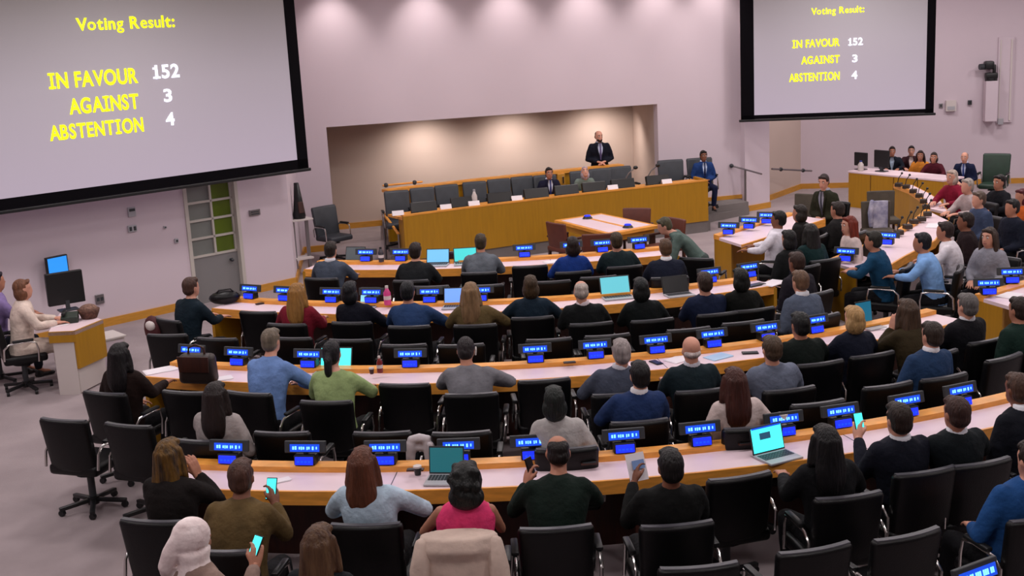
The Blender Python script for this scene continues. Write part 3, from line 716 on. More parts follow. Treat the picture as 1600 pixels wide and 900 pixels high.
def wing(label, back, front, zt=.75, panel=False, endcap=True):    # straight or bent desk from measured edges
    t = thing('wing_desk', label, 'desk', (back[0].x, back[0].y, 0)); o0 = back[0]
    B = [(p.x-o0.x, p.y-o0.y) for p in back]; Fr = [(p.x-o0.x, p.y-o0.y) for p in front]
    def lerp(i, f): return (B[i][0]*(1-f)+Fr[i][0]*f, B[i][1]*(1-f)+Fr[i][1]*f)
    def band(f0, f1, z0, z1):
        b = MB(); n = len(B); L = []
        for i in range(n):
            L.append([b.bm.verts.new((*lerp(i, f), z)) for f, z in ((f0, z0), (f1, z0), (f1, z1), (f0, z1))])
        for i in range(n-1):
            for k in range(4): b.bm.faces.new((L[i][k], L[i][(k+1) % 4], L[i+1][(k+1) % 4], L[i+1][k]))
        b.bm.faces.new(L[0][::-1]); b.bm.faces.new(L[-1]); return b.me()
    obj('desktop', band(.2, .96, zt-.04, zt), M_TOP, t); obj('front_edge', band(.96, 1.0, zt-.11, zt+.003), M_EDGE, t)
    obj('back_ledge', band(0, .2, zt-.05, zt+.03), M_EDGE, t)
    obj('front_panel', band(.03, .07, .0, zt-.05), M_OAKP, t)
    for i in (0, len(B)-1):
        b = MB(); p, q = Vector(lerp(i, .02)), Vector(lerp(i, .62)); j = 1 if i == 0 else -2
        d = (Vector(B[1])-Vector(B[0])).normalized()*.04 if i == 0 else (Vector(B[-2])-Vector(B[-1])).normalized()*.04
        b.prism([(p.x, p.y), (q.x, q.y), (q.x+d.x, q.y+d.y), (p.x+d.x, p.y+d.y)], 0, zt-.04); obj('end_panel', b.me(), M_OAKP, t)
    return t
A_ = lambda *p: at(*p, .75)
wing('short maple wing desk at right end of the front curved desk', [A_(1115, 369), A_(1232, 334)], [A_(1160, 383), A_(1290, 343)])
wing('long wing desk with teal jacketed man at its maple end', [A_(1295, 408), A_(1385, 370), A_(1427, 346), A_(1447, 328)], [A_(1366, 430), A_(1412, 402), A_(1462, 376), A_(1482, 345)])
wing('far right wing desk with curved wooden front seen from inside', [A_(1446, 324), A_(1436, 310), A_(1420, 299), A_(1396, 290)], [A_(1484, 333), A_(1470, 314), A_(1452, 302), A_(1426, 289)])
wing('maple desk end cut off by the right edge of the picture', [A_(1523, 463), A_(1640, 430)], [A_(1595, 484), A_(1700, 450)])

# ================================================================== CHAIRS
def slab(w0, h0, t0, bevel, bend=0., lean=0., taper=.94, seg=3):   # padded upholstered slab standing in XZ
    bm = bmesh.new(); bmesh.ops.create_cube(bm, size=1); bmesh.ops.scale(bm, vec=(w0, t0, h0), verts=bm.verts)
    bmesh.ops.subdivide_edges(bm, edges=[e for e in bm.edges if abs((e.verts[0].co-e.verts[1].co).x) > .1], cuts=5, use_grid_fill=True)
    bmesh.ops.bevel(bm, geom=[e for e in bm.edges if e.calc_face_angle(0) > .5], offset=bevel, segments=seg, affect='EDGES', profile=.5)
    for v in bm.verts:
        f = (v.co.z+h0/2)/h0
        v.co.x *= taper+(1-taper)*f
        v.co.y += bend*(v.co.x/(w0/2))**2 - lean*(f-.5)*h0
    return bm
def chair_meshes(topz=.92, wb=.49, lm=M_BLK):
    D = {}
    hb = topz-.42
    bm = slab(wb, hb, .085, .032, .035, .16); bmesh.ops.translate(bm, vec=(0, -.235, .42+hb/2), verts=bm.verts); D['backrest'] = (bm_mesh(bm, True), lm)
    b = MB().box((0, .02, .435), (.50, .50, .10), bevel=.035, seg=3); D['seat'] = (b.me(True), lm)
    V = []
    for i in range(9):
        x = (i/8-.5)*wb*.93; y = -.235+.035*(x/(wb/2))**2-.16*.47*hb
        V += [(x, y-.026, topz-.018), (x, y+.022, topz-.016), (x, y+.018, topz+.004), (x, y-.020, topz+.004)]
    D['highlight_trim'] = (mesh_of(V, [(4*i+k, 4*i+(k+1) % 4, 4*i+4+(k+1) % 4, 4*i+4+k) for i in range(8) for k in range(4)]+[(3, 2, 1, 0), (32, 33, 34, 35)], False), M_HLTRIM)  # grey trim, its pale tone standing in for the overhead highlight
    b = MB().cyl((0, 0, .22), .032, .34); b.cyl((0, 0, .36), .12, .05, r2=.07); D['column'] = (b.me(True), M_DGREY)
    b = MB()
    for k in range(5):
        a = 2*PI*k/5+.3; b.box((.15*math.cos(a), .15*math.sin(a), .075), (.30, .045, .035), rot=(0, .08, a), bevel=.008)
    b.cyl((0, 0, .08), .05, .07); D['base'] = (b.me(True), M_PLAST)
    b = MB().cyl((0, 0, .028), .028, .035, 12, rot=(PI/2, 0, 0)).box((0, 0, .05), (.03, .03, .03)); D['caster'] = (b.me(True), M_PLAST)
    b = MB().tube([(0, .16, .40), (.012, .17, .55), (.012, .15, .645), (.012, .05, .665), (.012, -.15, .655), (.012, -.21, .60), (0, -.22, .46)], .0125, 8); D['arm'] = (b.me(True), M_CHROME)
    b = MB().box((.012, .01, .682), (.05, .24, .03), bevel=.012); D['arm_pad'] = (b.me(True), M_PLAST)
    return D
CM = {'black': chair_meshes(), 'podium': chair_meshes(1.0, .46, M_GREYL), 'green': chair_meshes(1.05, .54, M_GREENL), 'slate': chair_meshes(1.0, .54, M_GREYL)}
def make_chair(kind, arms=True, casters=True):
    D = CM[kind]; r = obj('swivel_chair', None)
    for n in ('seat', 'backrest', 'highlight_trim', 'column', 'base'): obj(n, D[n][0], D[n][1], r)
    if arms:
        for s in (-1, 1):
            a = obj('armrest', D['arm'][0], D['arm'][1], r, loc=(s*.275, 0, 0)); obj('arm_pad', D['arm_pad'][0], D['arm_pad'][1], a)
    if casters:
        for k in range(5):
            a = 2*PI*k/5+.3; obj('caster', D['caster'][0], D['caster'][1], r, loc=(.28*math.cos(a), .28*math.sin(a), 0))
    return r
PROTO = {}
def chair(x, y, face, label, kind='black', group='black swivel chairs of the hall', z=0):
    rz = R(face)-PI/2
    if kind not in PROTO:
        PROTO[kind] = make_chair(kind); r = PROTO[kind]; r.location = (x, y, z); r.rotation_euler = (0, 0, rz)
    else: r = dup(PROTO[kind], (x, y, z), rz)
    tag(r, label, 'chair', group); return r
def chair_top(px, py, face, label, kind='black', topz=.92, z=0, **k):     # px,py = middle of the top of the backrest
    p = at(px, py, z+topz-.01); f = R(face)
    return chair(p.x+.285*math.cos(f), p.y+.285*math.sin(f), face, label, kind, z=z, **k)
SEAT_NAMES = {'D': 'nearest curved desk', 'C': 'second nearest curved desk', 'B': 'third curved desk', 'A': 'front curved desk'}
def row_chair_top(k, px, py, label, jit=0):
    p = at(px, py, .91); return chair_top(px, py, face_row(k, p.x, p.y)+jit, label)

EMPTY = [  # row, px, py, words, turn
    ('A', 828, 417, 'empty black chair at the front curved desk, behind the paper tray', 0), ('A', 1086, 405, 'empty black chair turned sideways at the right end of front desk', -40),
    ('A', 672, 449, 'empty black chair in the back seats behind the front desk, below the blue laptop', 0), ('A', 757, 447, 'empty black chair back directly behind the man in grey suit at front desk', 0),
    ('A', 863, 441, 'empty black chair behind the front desk, left of the grey haired man below', 0), ('A', 936, 434, 'empty black chair behind the front desk, right above the grey haired man', 0),
    ('B', 400, 489, 'empty black chair at the third desk between man in teal suit and red jacket', 4), ('B', 258, 525, 'leftmost empty black chair in the back seats behind the third desk', 12),
    ('B', 336, 531, 'empty black chair second from left in the back seats of third desk', 4), ('B', 452, 530, 'empty black chair in the back seats right of the grey haired man in blue', 0),
    ('B', 545, 533, 'empty black chair in back seats just above the woman in green', 0),
    ('B', 630, 541, 'empty black chair behind the third desk, straight above a sign with two words', 0), ('B', 720, 541, 'empty black chair directly in front of the man in grey at second desk', 0),
    ('B', 858, 532, 'empty black chair behind third desk, above the sign left of elderly man', 0), ('B', 950, 526, 'empty black chair behind third desk, above the grey haired elderly man', 0),
    ('B', 1078, 516, 'empty black chair behind third desk, above the bald elderly man', 0), ('B', 1164, 505, 'empty black chair behind third desk, left of the dark clad person', 0),
    ('C', 285, 615, 'empty black chair at the second desk below the dark leather bag', 0), ('C', 630, 603, 'empty black chair pulled up to the second desk right of the green blouse', -3),
    ('C', 851, 596, 'empty black chair at the second desk left of the elderly man', 3), 
    ('C', 94, 659, 'leftmost black chair standing alone by the aisle on the left', 2), ('C', 195, 667, 'black chair second from left beside the aisle, next to the lone chair', -4),
    ('C', 437, 679, 'empty black chair in back seats behind the blue shirt tail', 0), ('C', 595, 679, 'empty black chair left of the white hanging jacket', 0),
    ('C', 720, 679, 'empty black chair right of the white hanging jacket', 0), ('C', 1282, 632, 'empty black chair behind the white paper cup', 0),
    ('C', 1392, 604, 'empty black chair behind the brown haired woman at second desk', 0), ('C', 1575, 560, 'empty black chair near the right edge below the maple desk end', 6),
    ('D', 1160, 748, 'empty black chair at the nearest desk left of the cyan laptop', 6),
    ('D', 1095, 890, 'empty black chair at the bottom edge below the man in black', 0), ('D', 1278, 862, 'empty black chair at the bottom right, left one of two', 6),
    ('D', 1424, 840, 'empty black chair at the bottom right, right one of two', 8),
]
for k, px, py, lab, j in EMPTY: row_chair_top(k, px, py, lab, j)

# ================================================================== PEOPLE
BLK, DNAVY, NAVY, CHAR, GREY = (20, 20, 24), (26, 30, 46), (34, 48, 84), (44, 46, 52), (92, 92, 98)
HB, HDB, HBR, HBL, HG, HW = (18, 15, 14), (38, 26, 20), (82, 54, 36), (150, 112, 66), (130, 122, 118), (196, 182, 172)
def chair_words(label):
    w = re.split(r' (?:at the|at left|at nearest|at right|behind|beside|by the|by a|right of|left of|just behind|in front|with nearest|lifting|checking|reading|below|and blue|before|cut off|on nearest|mostly|third from|sitting|second from|farther|seated|in the right|, )', label)[0].rstrip(',')
    w = 'swivel chair under the '+w
    if w in USED: w = 'swivel chair under the '+label
    w = ' '.join(w.split()[:16]); USED.add(w); return w
USED = set()
def seat_person(label, px, py, row=None, face=None, turn_b=0., hair='short', hc=HB, skin='m', top=BLK, chair_top_px=None, chair_kind='black', seatchair=True, vox=None, chair_label=None, cgroup='black swivel chairs of the hall', **k):
    base_, sc = k.get('base', 0.), k.get('scale', 1.)
    if face is None:
        p = at(px, py, base_+k.get('zh', 1.22)*sc); face = face_row(row, p.x, p.y)
    face += turn_b
    if vox is None: vox = {'D': .017, 'C': .019, 'B': .023, 'A': .024}.get(row, .023)
    if chair_top_px is not None:
        c = at(*chair_top_px, .91); p = at(px, py, k.get('zh', 1.22)); f = R(face)
        back = (p.x-c.x)*math.cos(f)+(p.y-c.y)*math.sin(f)
        k['lean'] = max(-.06, min(.36, back-.275)); side = (p.x-c.x)*math.sin(f)-(p.y-c.y)*math.cos(f)
        k['roll'] = max(-.07, min(.07, side))
    b = person(label, px, py, face, hair, hc, skin, top, vox=vox, **k)
    if seatchair:
        f = R(face); q = b.location
        chair(q.x-.01*math.cos(f), q.y-.01*math.sin(f), face, chair_label or chair_words(label), chair_kind, cgroup, base_)
    return b
def hold(kind, side=1, dz=0.): return wl(CUR['hands'][side])

def phone_at(v, rotz, tilt, label, glow=True):
    t = thing('phone', label, 'phone', v, rotz)
    b = MB().box((0, 0, 0), (.074, .009, .15), rot=(tilt, 0, 0), bevel=.004); obj('case', b.me(), M_PLAST, t)
    b = MB().box((0, -.0065, 0), (.064, .002, .136)); me = b.me()
    o = obj('screen', me, M_SCRC if glow else M_SCRD, t); 
    for v_ in me.vertices: v_.co = Euler((tilt, 0, 0)).to_matrix() @ v_.co
    return t

P = seat_person
# nearest desk (row D)
P('person with long dark hair tipped yellow brown, black jacket, at left end of nearest desk', 264, 712, 'D', hair='long', hc=(34, 24, 16), hc2=(120, 84, 24), skin='m', top=(28, 22, 20), topstyle='jacket', arms=('desk', 'face'), woman=True, chair_top_px=(236, 816), chair_label='leftmost black swivel chair at the nearest desk by the aisle')
P('person in olive brown jacket with brown hair checking a phone at nearest desk', 377, 746, 'D', hair='short', hc=(74, 48, 38), skin='b', top=(94, 76, 46), arms=('desk', 'phone'), lean=.20, turn=4, chair_label='black swivel chair under the person in olive brown jacket')
v = hold('p', 1); phone_at(Vector((v.x, v.y, v.z+.03)), CUR['fd']-PI/2, -.5, 'phone with bright teal screen held by person in olive brown jacket')
P('person with long auburn hair in a pale blue blouse at nearest desk', 566, 727, 'D', hair='long', hc=(92, 52, 34), skin='l', top=(178, 200, 216), topstyle='blouse', arms='wide', lean=.17, woman=True, chair_top_px=(570, 822))
P('person with curly black hair in a sleeveless pink top at nearest desk', 728, 752, 'D', hair='curly', hc=(18, 20, 18), skin='m', top=(226, 62, 116), topstyle='blouse', sleeve='none', arms='desk', woman=True, chair_top_px=(721, 820), chair_label='swivel chair with a beige jacket hung over its back')
PINKB = CUR['body'].location.copy(); PINKF = CUR['fd']
P('bald crowned person in dark green jacket with elbows wide on nearest desk', 872, 708, 'D', hair='balding', hc=(24, 18, 16), skin='m', top=(18, 38, 30), arms=('phone', 'wide'), lean=.22, zh=1.20, chair_top_px=(867, 827))
v = hold('p', -1); phone_at(Vector((v.x-.0, v.y, v.z+.04)), CUR['fd']-PI/2+.9, -.3, 'phone with white edge held by the bald crowned person in dark green', False)
P('person with cropped black hair in black jacket reading a leaflet at nearest desk', 1048, 730, 'D', hair='short', hc=(16, 14, 14), skin='b', top=(20, 22, 22), arms=('phone', 'desk'), lean=.10, chair_top_px=(1048, 803))
v = hold('p', -1)
t = thing('leaflet', 'white and blue leaflet held by the person in black jacket', 'leaflet', v, CUR['fd']-PI/2)
b = MB().box((0, 0, .03), (.14, .004, .19), rot=(-.4, 0, .3)); obj('sheet', b.me(), M_WHITE, t)
b = MB().box((.01, -.006, .05), (.09, .004, .06), rot=(-.4, 0, .3)); obj('print', b.me(), mat('print_blue', (120, 150, 200), .7), t)
P('person with straight long black hair and dark jacket right of the cyan laptop', 1290, 692, 'D', hair='long', hc=(14, 13, 15), skin='m', top=(20, 22, 26), arms='desk', lean=.16, woman=True, chair_top_px=(1330, 762))
P('person with brown hair in dark navy suit lifting a bright phone', 1404, 656, 'D', hair='short', hc=HDB, skin='l', top=DNAVY, arms=('phone', 'wide'), lean=.18, chair_top_px=(1450, 738), shirt=(220, 220, 226))
v = hold('p', -1); phone_at(Vector((v.x, v.y, v.z+.04)), CUR['fd']-PI/2, -.4, 'phone with cyan screen lifted by person in dark navy suit')
P('person with brown hair in dark suit third from the right at nearest desk', 1494, 646, 'D', hair='short', hc=(58, 36, 30), skin='m', top=(24, 34, 40), arms='wide', lean=.18, chair_top_px=(1545, 720), shirt=(220, 220, 226))
P('person in dark suit with hands together cut off by the right edge', 1590, 608, 'D', hair='short', hc=(70, 48, 36), skin='b', top=(22, 26, 38), arms='clasp', lean=.16, shirt=(220, 220, 226))
# back seats behind the nearest desk (bottom edge)
P('person in a pale pink headscarf and taupe top looking at a phone, bottom left', 303, 843, 'D', turn_b=-28, hair='hijab', hc=(246, 224, 222), skin='m', top=(138, 116, 106), arms=('lap', 'phone'), botc=(96, 78, 66), lean=.06, vox=.014, woman=True, turn=-16, tilt=14)
v = hold('p', 1); phone_at(Vector((v.x, v.y, v.z+.03)), CUR['fd']-PI/2, -.6, 'phone with cyan screen held by the person in the headscarf')
P('person with long brown blond hair in dark jacket at the bottom edge', 499, 853, 'D', turn_b=-10, hair='long', hc=(104, 76, 50), hc2=(60, 34, 22), skin='l', top=(26, 32, 38), arms='lap', lean=.05, vox=.014, woman=True)
P('person in bright blue jacket mostly hidden past the right edge', 1612, 720, 'D', hair='short', hc=HDB, skin='l', top=(30, 74, 130), arms='lap', zh=1.2, chair_top_px=(1574, 806), chair_label='black chair at right edge turned towards the person in bright blue')

# second nearest desk (row C)
P('person with long black hair in dark brown jacket at left end of second desk', 188, 556, 'C', hair='long', hc=(16, 12, 14), skin='m', top=(44, 26, 22), arms=('lap', 'desk'), lean=.12, woman=True, chair_top_px=(185, 604))
P('grey haired person in a blue denim shirt at the second desk', 424, 533, 'C', hair='short', hc=(112, 100, 86), skin='l', top=(104, 134, 186), topstyle='shirt', arms=('desk', 'wide'), turn_b=-8, lean=.24, chair_top_px=(392, 616), zh=1.25)
BLUEB = CUR['body'].location.copy(); BLUEF = CUR['fd']
P('person with black ponytail in a light green blouse at the second desk', 519, 553, 'C', hair='ponytail', hc=(16, 15, 20), skin='l', top=(146, 166, 112), topstyle='blouse', arms=('desk', 'reach'), lean=.20, woman=True, chair_top_px=(508, 629))
P('hunched person in grey suit with white earpiece and both elbows wide', 728, 548, 'C', hair='short', hc=(34, 28, 30), skin='m', top=(116, 116, 122), arms='wide', lean=.30, zh=1.16, tilt=20, chair_top_px=(740, 617))
e = wl(CUR['HM'] @ Vector((.088, -.01, -.01)))
t = thing('earpiece', 'white earpiece hooked on the ear of hunched person in grey', 'earpiece', e, CUR['fd']-PI/2)
b = MB().tube([(0, -.02, -.03), (.006, -.015, .02), (.004, .012, .036), (0, .03, .01)], .008, 8); obj('hook', b.me(True), M_WHITEP, t)
P('person with short grey hair in a slate suit at the second desk', 971, 551, 'C', hair='short', hc=(150, 140, 138), skin='l', top=(70, 76, 92), arms='desk', lean=.06, shirt=(210, 210, 220), chair_top_px=(957, 607))
P('elderly bald person with pink scalp in dark teal suit at the second desk', 1080, 547, 'C', hair='fringe', hc=(190, 176, 172), skin='l', top=(34, 54, 62), arms='desk', lean=-.02, shirt=(210, 210, 220), chair_top_px=(1085, 599))
P('person with brown hair in blue grey suit at the second desk', 1206, 546, 'C', hair='short', hc=(70, 54, 40), skin='l', top=(104, 112, 130), arms='desk', lean=.12, chair_top_px=(1205, 590))
P('person with dark hair in blackish green top right of the blue grey suit', 1250, 508, 'C', hair='short', hc=(16, 18, 18), skin='m', top=(20, 32, 28), arms='desk', chair_top_px=(1300, 566))
P('blond person with bob hair in navy jacket left of the standing tablet', 1334, 498, 'C', hair='bob', hc=(176, 140, 92), skin='l', top=(28, 34, 56), arms='desk', lean=.22, woman=True, chair_top_px=(1385, 552))
P('person with long brown hair in olive brown jacket at the second desk right side', 1417, 487, 'C', hair='long', hc=(66, 48, 34), skin='l', top=(70, 58, 34), arms=('face', 'desk'), lean=.16, woman=True)
P('person with grey hair in black suit at the right end of second desk', 1511, 478, 'C', hair='short', hc=(96, 92, 90), skin='l', top=(24, 24, 32), arms='desk', lean=.10, shirt=(205, 205, 212), chair_top_px=(1528, 522))
P('person in dark green jacket cut off at the right edge beside maple desk', 1592, 484, 'C', hair='short', hc=HDB, skin='m', top=(24, 56, 48), arms='lap', lean=.05)
# back seats behind the second desk
P('person with dark hair in pale grey jacket seated below the dark bag', 337, 620, 'C', hair='long', hc=(28, 18, 16), skin='m', top=(160, 152, 150), arms=('face', 'rest'), lean=.05, woman=True, chair_top_px=(328, 680))
P('person with black hair in black top and white jacket over the shoulders', 866, 628, 'C', hair='bob', hc=(16, 24, 20), skin='m', top=(176, 172, 170), arms='lap', lean=.05, woman=True, chair_top_px=(878, 671))
P('person with neat black hair in royal navy suit and white collar, back seats', 1000, 587, 'C', hair='short', hc=(16, 14, 16), skin='l', top=(30, 50, 92), arms='desk', lean=.04, shirt=(225, 225, 230), chair_top_px=(1000, 660))
P('person with very long auburn hair in a pale blouse, back seats', 1148, 598, 'C', hair='long', hc=(64, 30, 22), skin='l', top=(196, 180, 176), topstyle='blouse', arms='rest', lean=.04, woman=True, chair_top_px=(1165, 646))
P('person with dark brown hair in navy blue jacket, back seats at right', 1456, 524, 'C', hair='short', hc=(44, 34, 28), skin='l', top=(34, 58, 92), arms='lap', lean=.05, shirt=(215, 215, 222), chair_top_px=(1478, 590))

# third desk (row B)
P('person with short brown hair in dark teal suit at left end of third desk', 299, 449, 'B', hair='short', hc=(70, 46, 38), skin='l', top=(22, 42, 56), arms='desk', turn_b=-12, lean=.14)
TEALB = CUR['body'].location.copy(); TEALF = CUR['fd']
P('person with long blond hair in a dark red jacket at the third desk', 464, 459, 'B', hair='long', hc=(146, 104, 52), skin='l', top=(122, 26, 44), arms='desk', lean=.16, woman=True, chair_top_px=(455, 503))
P('person with black hair in black navy jacket right of the red jacket', 547, 456, 'B', hair='bob', hc=(16, 18, 24), skin='m', top=(18, 20, 38), arms='desk', lean=.18, chair_top_px=(548, 505), woman=True)
P('person with dark hair in steel blue suit at the third desk', 637, 456, 'B', hair='short', hc=(20, 22, 26), skin='m', top=(38, 62, 102), arms='wide', lean=.20, chair_top_px=(640, 511))
P('person with long light brown hair in tan patterned top at third desk', 735, 458, 'B', hair='long', hc=(128, 100, 70), skin='l', top=(96, 80, 50), topstyle='blouse', arms='wide', lean=.18, woman=True, chair_top_px=(742, 509))
P('person with brown hair in dark blue jacket at the middle of third desk', 829, 447, 'B', hair='bob', hc=(62, 46, 28), skin='l', top=(28, 52, 72), arms='wide', lean=.18, woman=True, chair_top_px=(832, 497))
P('person with thin white hair in black suit left of the teal laptop', 908, 456, 'B', hair='balding', hc=(172, 160, 152), skin='l', top=(24, 28, 30), arms='desk', lean=.06, chair_top_px=(922, 494), shirt=(225, 210, 215))
P('person with black hair in black coat right of the teal laptop', 1001, 451, 'B', hair='bob', hc=(18, 22, 22), skin='m', top=(20, 28, 30), arms='desk', lean=.14, woman=True, chair_top_px=(1020, 495))
P('person with dark brown hair in dark blue suit at third desk right half', 1101, 442, 'B', hair='short', hc=(54, 40, 34), skin='l', top=(34, 48, 84), arms='desk', lean=.10, chair_top_px=(1108, 478))
P('person in black with black hair beside the right end of third desk', 1157, 436, 'B', hair='bob', hc=(14, 18, 16), skin='m', top=(20, 24, 22), arms='desk', lean=.16, woman=True, chair_top_px=(1196, 469))
P('person with brown hair in slate grey jacket right of third desk', 1250, 440, 'B', hair='short', hc=(98, 74, 56), skin='l', top=(82, 92, 110), arms='lap', lean=.10, shirt=(205, 205, 210), turn_b=6)
P('person with brown head in dark plum jacket just behind the slate jacket', 1244, 410, 'B', hair='short', hc=(52, 34, 26), skin='b', top=(40, 36, 48), arms='lap', lean=.08, turn_b=10)

# front desk (row A)
P('person with dark hair in grey blue suit at left end of front desk', 517, 391, 'A', hair='short', hc=(36, 26, 20), skin='l', top=(66, 74, 88), arms=('wide', 'reach'), lean=.14, shirt=(210, 210, 218))
P('person with dark hair in charcoal suit left of the blue laptop', 649, 393, 'A', hair='short', hc=(34, 24, 22), skin='l', top=(40, 44, 48), arms='desk', lean=.14)
P('person with short hair in a grey suit at the middle of front desk', 751, 379, 'A', hair='short', hc=(62, 50, 34), skin='m', top=(96, 102, 110), arms='desk', lean=.06, chair_top_px=(748, 427))
P('person with dark hair in bright blue jacket at the front desk', 895, 384, 'A', hair='bob', hc=(34, 22, 20), skin='m', top=(24, 56, 130), arms='desk', lean=.12, woman=True, chair_top_px=(893, 421))
P('person with brown hair in dark teal suit right of the bright blue jacket', 963, 377, 'A', hair='short', hc=(58, 46, 30), skin='l', top=(40, 60, 66), arms='desk', lean=.10, chair_top_px=(975, 416))
P('person with fair hair in dark navy suit at the right end of front desk', 1040, 388, 'A', hair='short', hc=(86, 62, 44), skin='l', top=(30, 38, 62), arms='desk', lean=.08, shirt=(225, 225, 230), turn_b=-10)
person('person in grey green suit bending over the right end of front desk', 1039, 352, 160, 'short', (74, 70, 52), 'l', (86, 104, 98), arms='desk', stand=True, lean=.48, vox=.022, botc=(60, 70, 68), tilt=20, zh=1.42, xy=tuple(at(1038, 352, 1.33).xy), scale=.93)

# right wing desks
WF = 128
P('person in white shirt with black hair at the short wing desk', 1216, 343, None, face=WF+14, hair='short', hc=(18, 16, 16), skin='b', top=(226, 222, 232), topstyle='shirt', arms='reach', lean=.20, chair_top_px=(1234, 384))
P('person with dark hair in black coat behind the white shirt', 1249, 333, None, face=WF, hair='bob', hc=(34, 26, 20), skin='m', top=(34, 30, 28), arms='lap', lean=.08, woman=True)
P('person in dark olive suit sitting sideways with crossed hands by the right wing', 1287, 284, None, face=205, hair='short', hc=(40, 24, 22), skin='l', top=(52, 54, 36), arms='clasp', lean=.14, turn=10, front=True, shirt=(150, 150, 165), tie=(60, 60, 70), zh=1.3, tilt=12)
P('person with dark hair in black dress with teal scarf, right crowd', 1266, 364, None, face=98, hair='long', hc=(26, 24, 22), skin='m', top=(24, 60, 62), arms='lap', lean=.06, woman=True)
P('person with brown hair in dark coat behind the red haired one', 1308, 328, None, face=WF-10, hair='short', hc=(40, 30, 26), skin='m', top=(34, 32, 34), arms='lap', lean=.08)
P('person with long red hair and white blouse in the right crowd', 1326, 352, None, face=170, hair='long', hc=(110, 36, 18), skin='l', top=(206, 188, 184), topstyle='blouse', arms='clasp', lean=.08, woman=True, front=True, turn=8)
P('person in black with dark hair seated low left of maple wing end', 1232, 374, None, face=104, hair='bob', hc=(18, 18, 18), skin='m', top=(22, 24, 26), arms='lap', lean=.06, woman=True)
P('broad person in teal blue jacket at the maple end of long wing desk', 1364, 376, None, face=WF+6, hair='short', hc=(38, 36, 30), skin='m', top=(20, 66, 98), arms='wide', pel_px=(1384, 452), zh=1.24)
P('person in light blue shirt with black hair at the long wing desk', 1440, 379, None, face=WF+12, hair='short', hc=(18, 18, 26), skin='m', top=(126, 170, 224), topstyle='shirt', arms='reach', lean=.18)
P('person in white shirt with dark hair farther along the long wing desk', 1476, 361, None, face=WF+10, hair='short', hc=(40, 26, 24), skin='m', top=(222, 216, 222), topstyle='shirt', arms='desk', lean=.16)
P('person with dark hair in dark brown jacket behind the white shirt at wing desk', 1508, 346, None, face=WF+20, hair='short', hc=(34, 22, 20), skin='b', top=(44, 26, 30), arms='lap', lean=.08)
P('pale haired person in a crimson jacket at the far right wing desk', 1487, 277, None, face=196, hair='bob', hc=(176, 158, 146), skin='l', top=(128, 22, 48), arms='desk', lean=.18, woman=True, front=True)
P('grey haired person in pale top beside the crimson jacket', 1511, 291, None, face=185, hair='short', hc=(160, 150, 142), skin='l', top=(176, 160, 160), arms='desk', lean=.16, woman=True)
P('person in slate blue jacket behind the grey haired one, right side', 1529, 312, None, face=178, hair='short', hc=(92, 76, 66), skin='l', top=(58, 70, 96), arms='lap', lean=.10)
P('person with black bun in black jacket by the right wall', 1561, 285, None, face=190, hair='bun', hc=(22, 16, 16), skin='m', top=(24, 26, 34), arms='desk', lean=.06, woman=True, front=True)
P('person with dark hair in navy coat in front of right wall', 1581, 325, None, face=180, hair='short', hc=(26, 22, 24), skin='m', top=(28, 36, 56), arms='lap', lean=.06)
P('person with orange scarf cut off at the right edge', 1596, 308, None, face=185, hair='bob', hc=(84, 26, 34), skin='m', top=(196, 92, 36), arms='lap', lean=.06, woman=True)
P('person in black and white patterned jacket turned sideways with legs stretched', 1545, 371, None, face=204, hair='long', hc=(54, 40, 32), skin='l', top=(140, 140, 150), arms='side', lean=.10, woman=True, front=True, botc=(34, 34, 44))
# gallery desk along the right wall
GS = dict(scale=.86, front=True, vox=.022, seatchair=False)
P('person in dark suit and pale shirt behind gallery monitors, right wall', 1394, 238, None, face=238, hair='short', hc=(34, 26, 24), skin='m', top=(26, 36, 50), arms='desk', shirt=(170, 190, 210), xy=tuple(at(1394, 238, 1.03).xy), **GS)
P('person in plum jacket second from left at gallery desk', 1424, 237, None, face=236, hair='short', hc=(28, 22, 22), skin='l', top=(74, 36, 44), arms='desk', shirt=(220, 200, 196), xy=tuple(at(1424, 237, 1.03).xy), **GS)
P('person in orange yellow wrap at the gallery desk', 1438, 247, None, face=232, hair='long', hc=(46, 24, 24), skin='m', top=(206, 130, 46), topstyle='blouse', arms='clasp', woman=True, xy=tuple(at(1438, 247, 1.0).xy), **GS)
P('person in dark crimson jacket at right end of gallery desk', 1459, 250, None, face=228, hair='bob', hc=(44, 34, 30), skin='m', top=(96, 20, 40), arms='desk', woman=True, xy=tuple(at(1459, 250, 1.0).xy), **GS)
P('bald person in navy suit sitting by a green chair near gallery', 1507, 246, None, face=222, hair='balding', hc=(60, 44, 36), skin='l', top=(28, 40, 78), arms='lap', shirt=(180, 190, 220), tie=(40, 60, 120), xy=tuple(at(1507, 246, 1.05).xy), **GS)
q = CUR['body'].location; chair(q.x+.60, q.y-.10, 222, 'green leather chair beside the bald person in navy suit', 'green', 'gallery chairs')
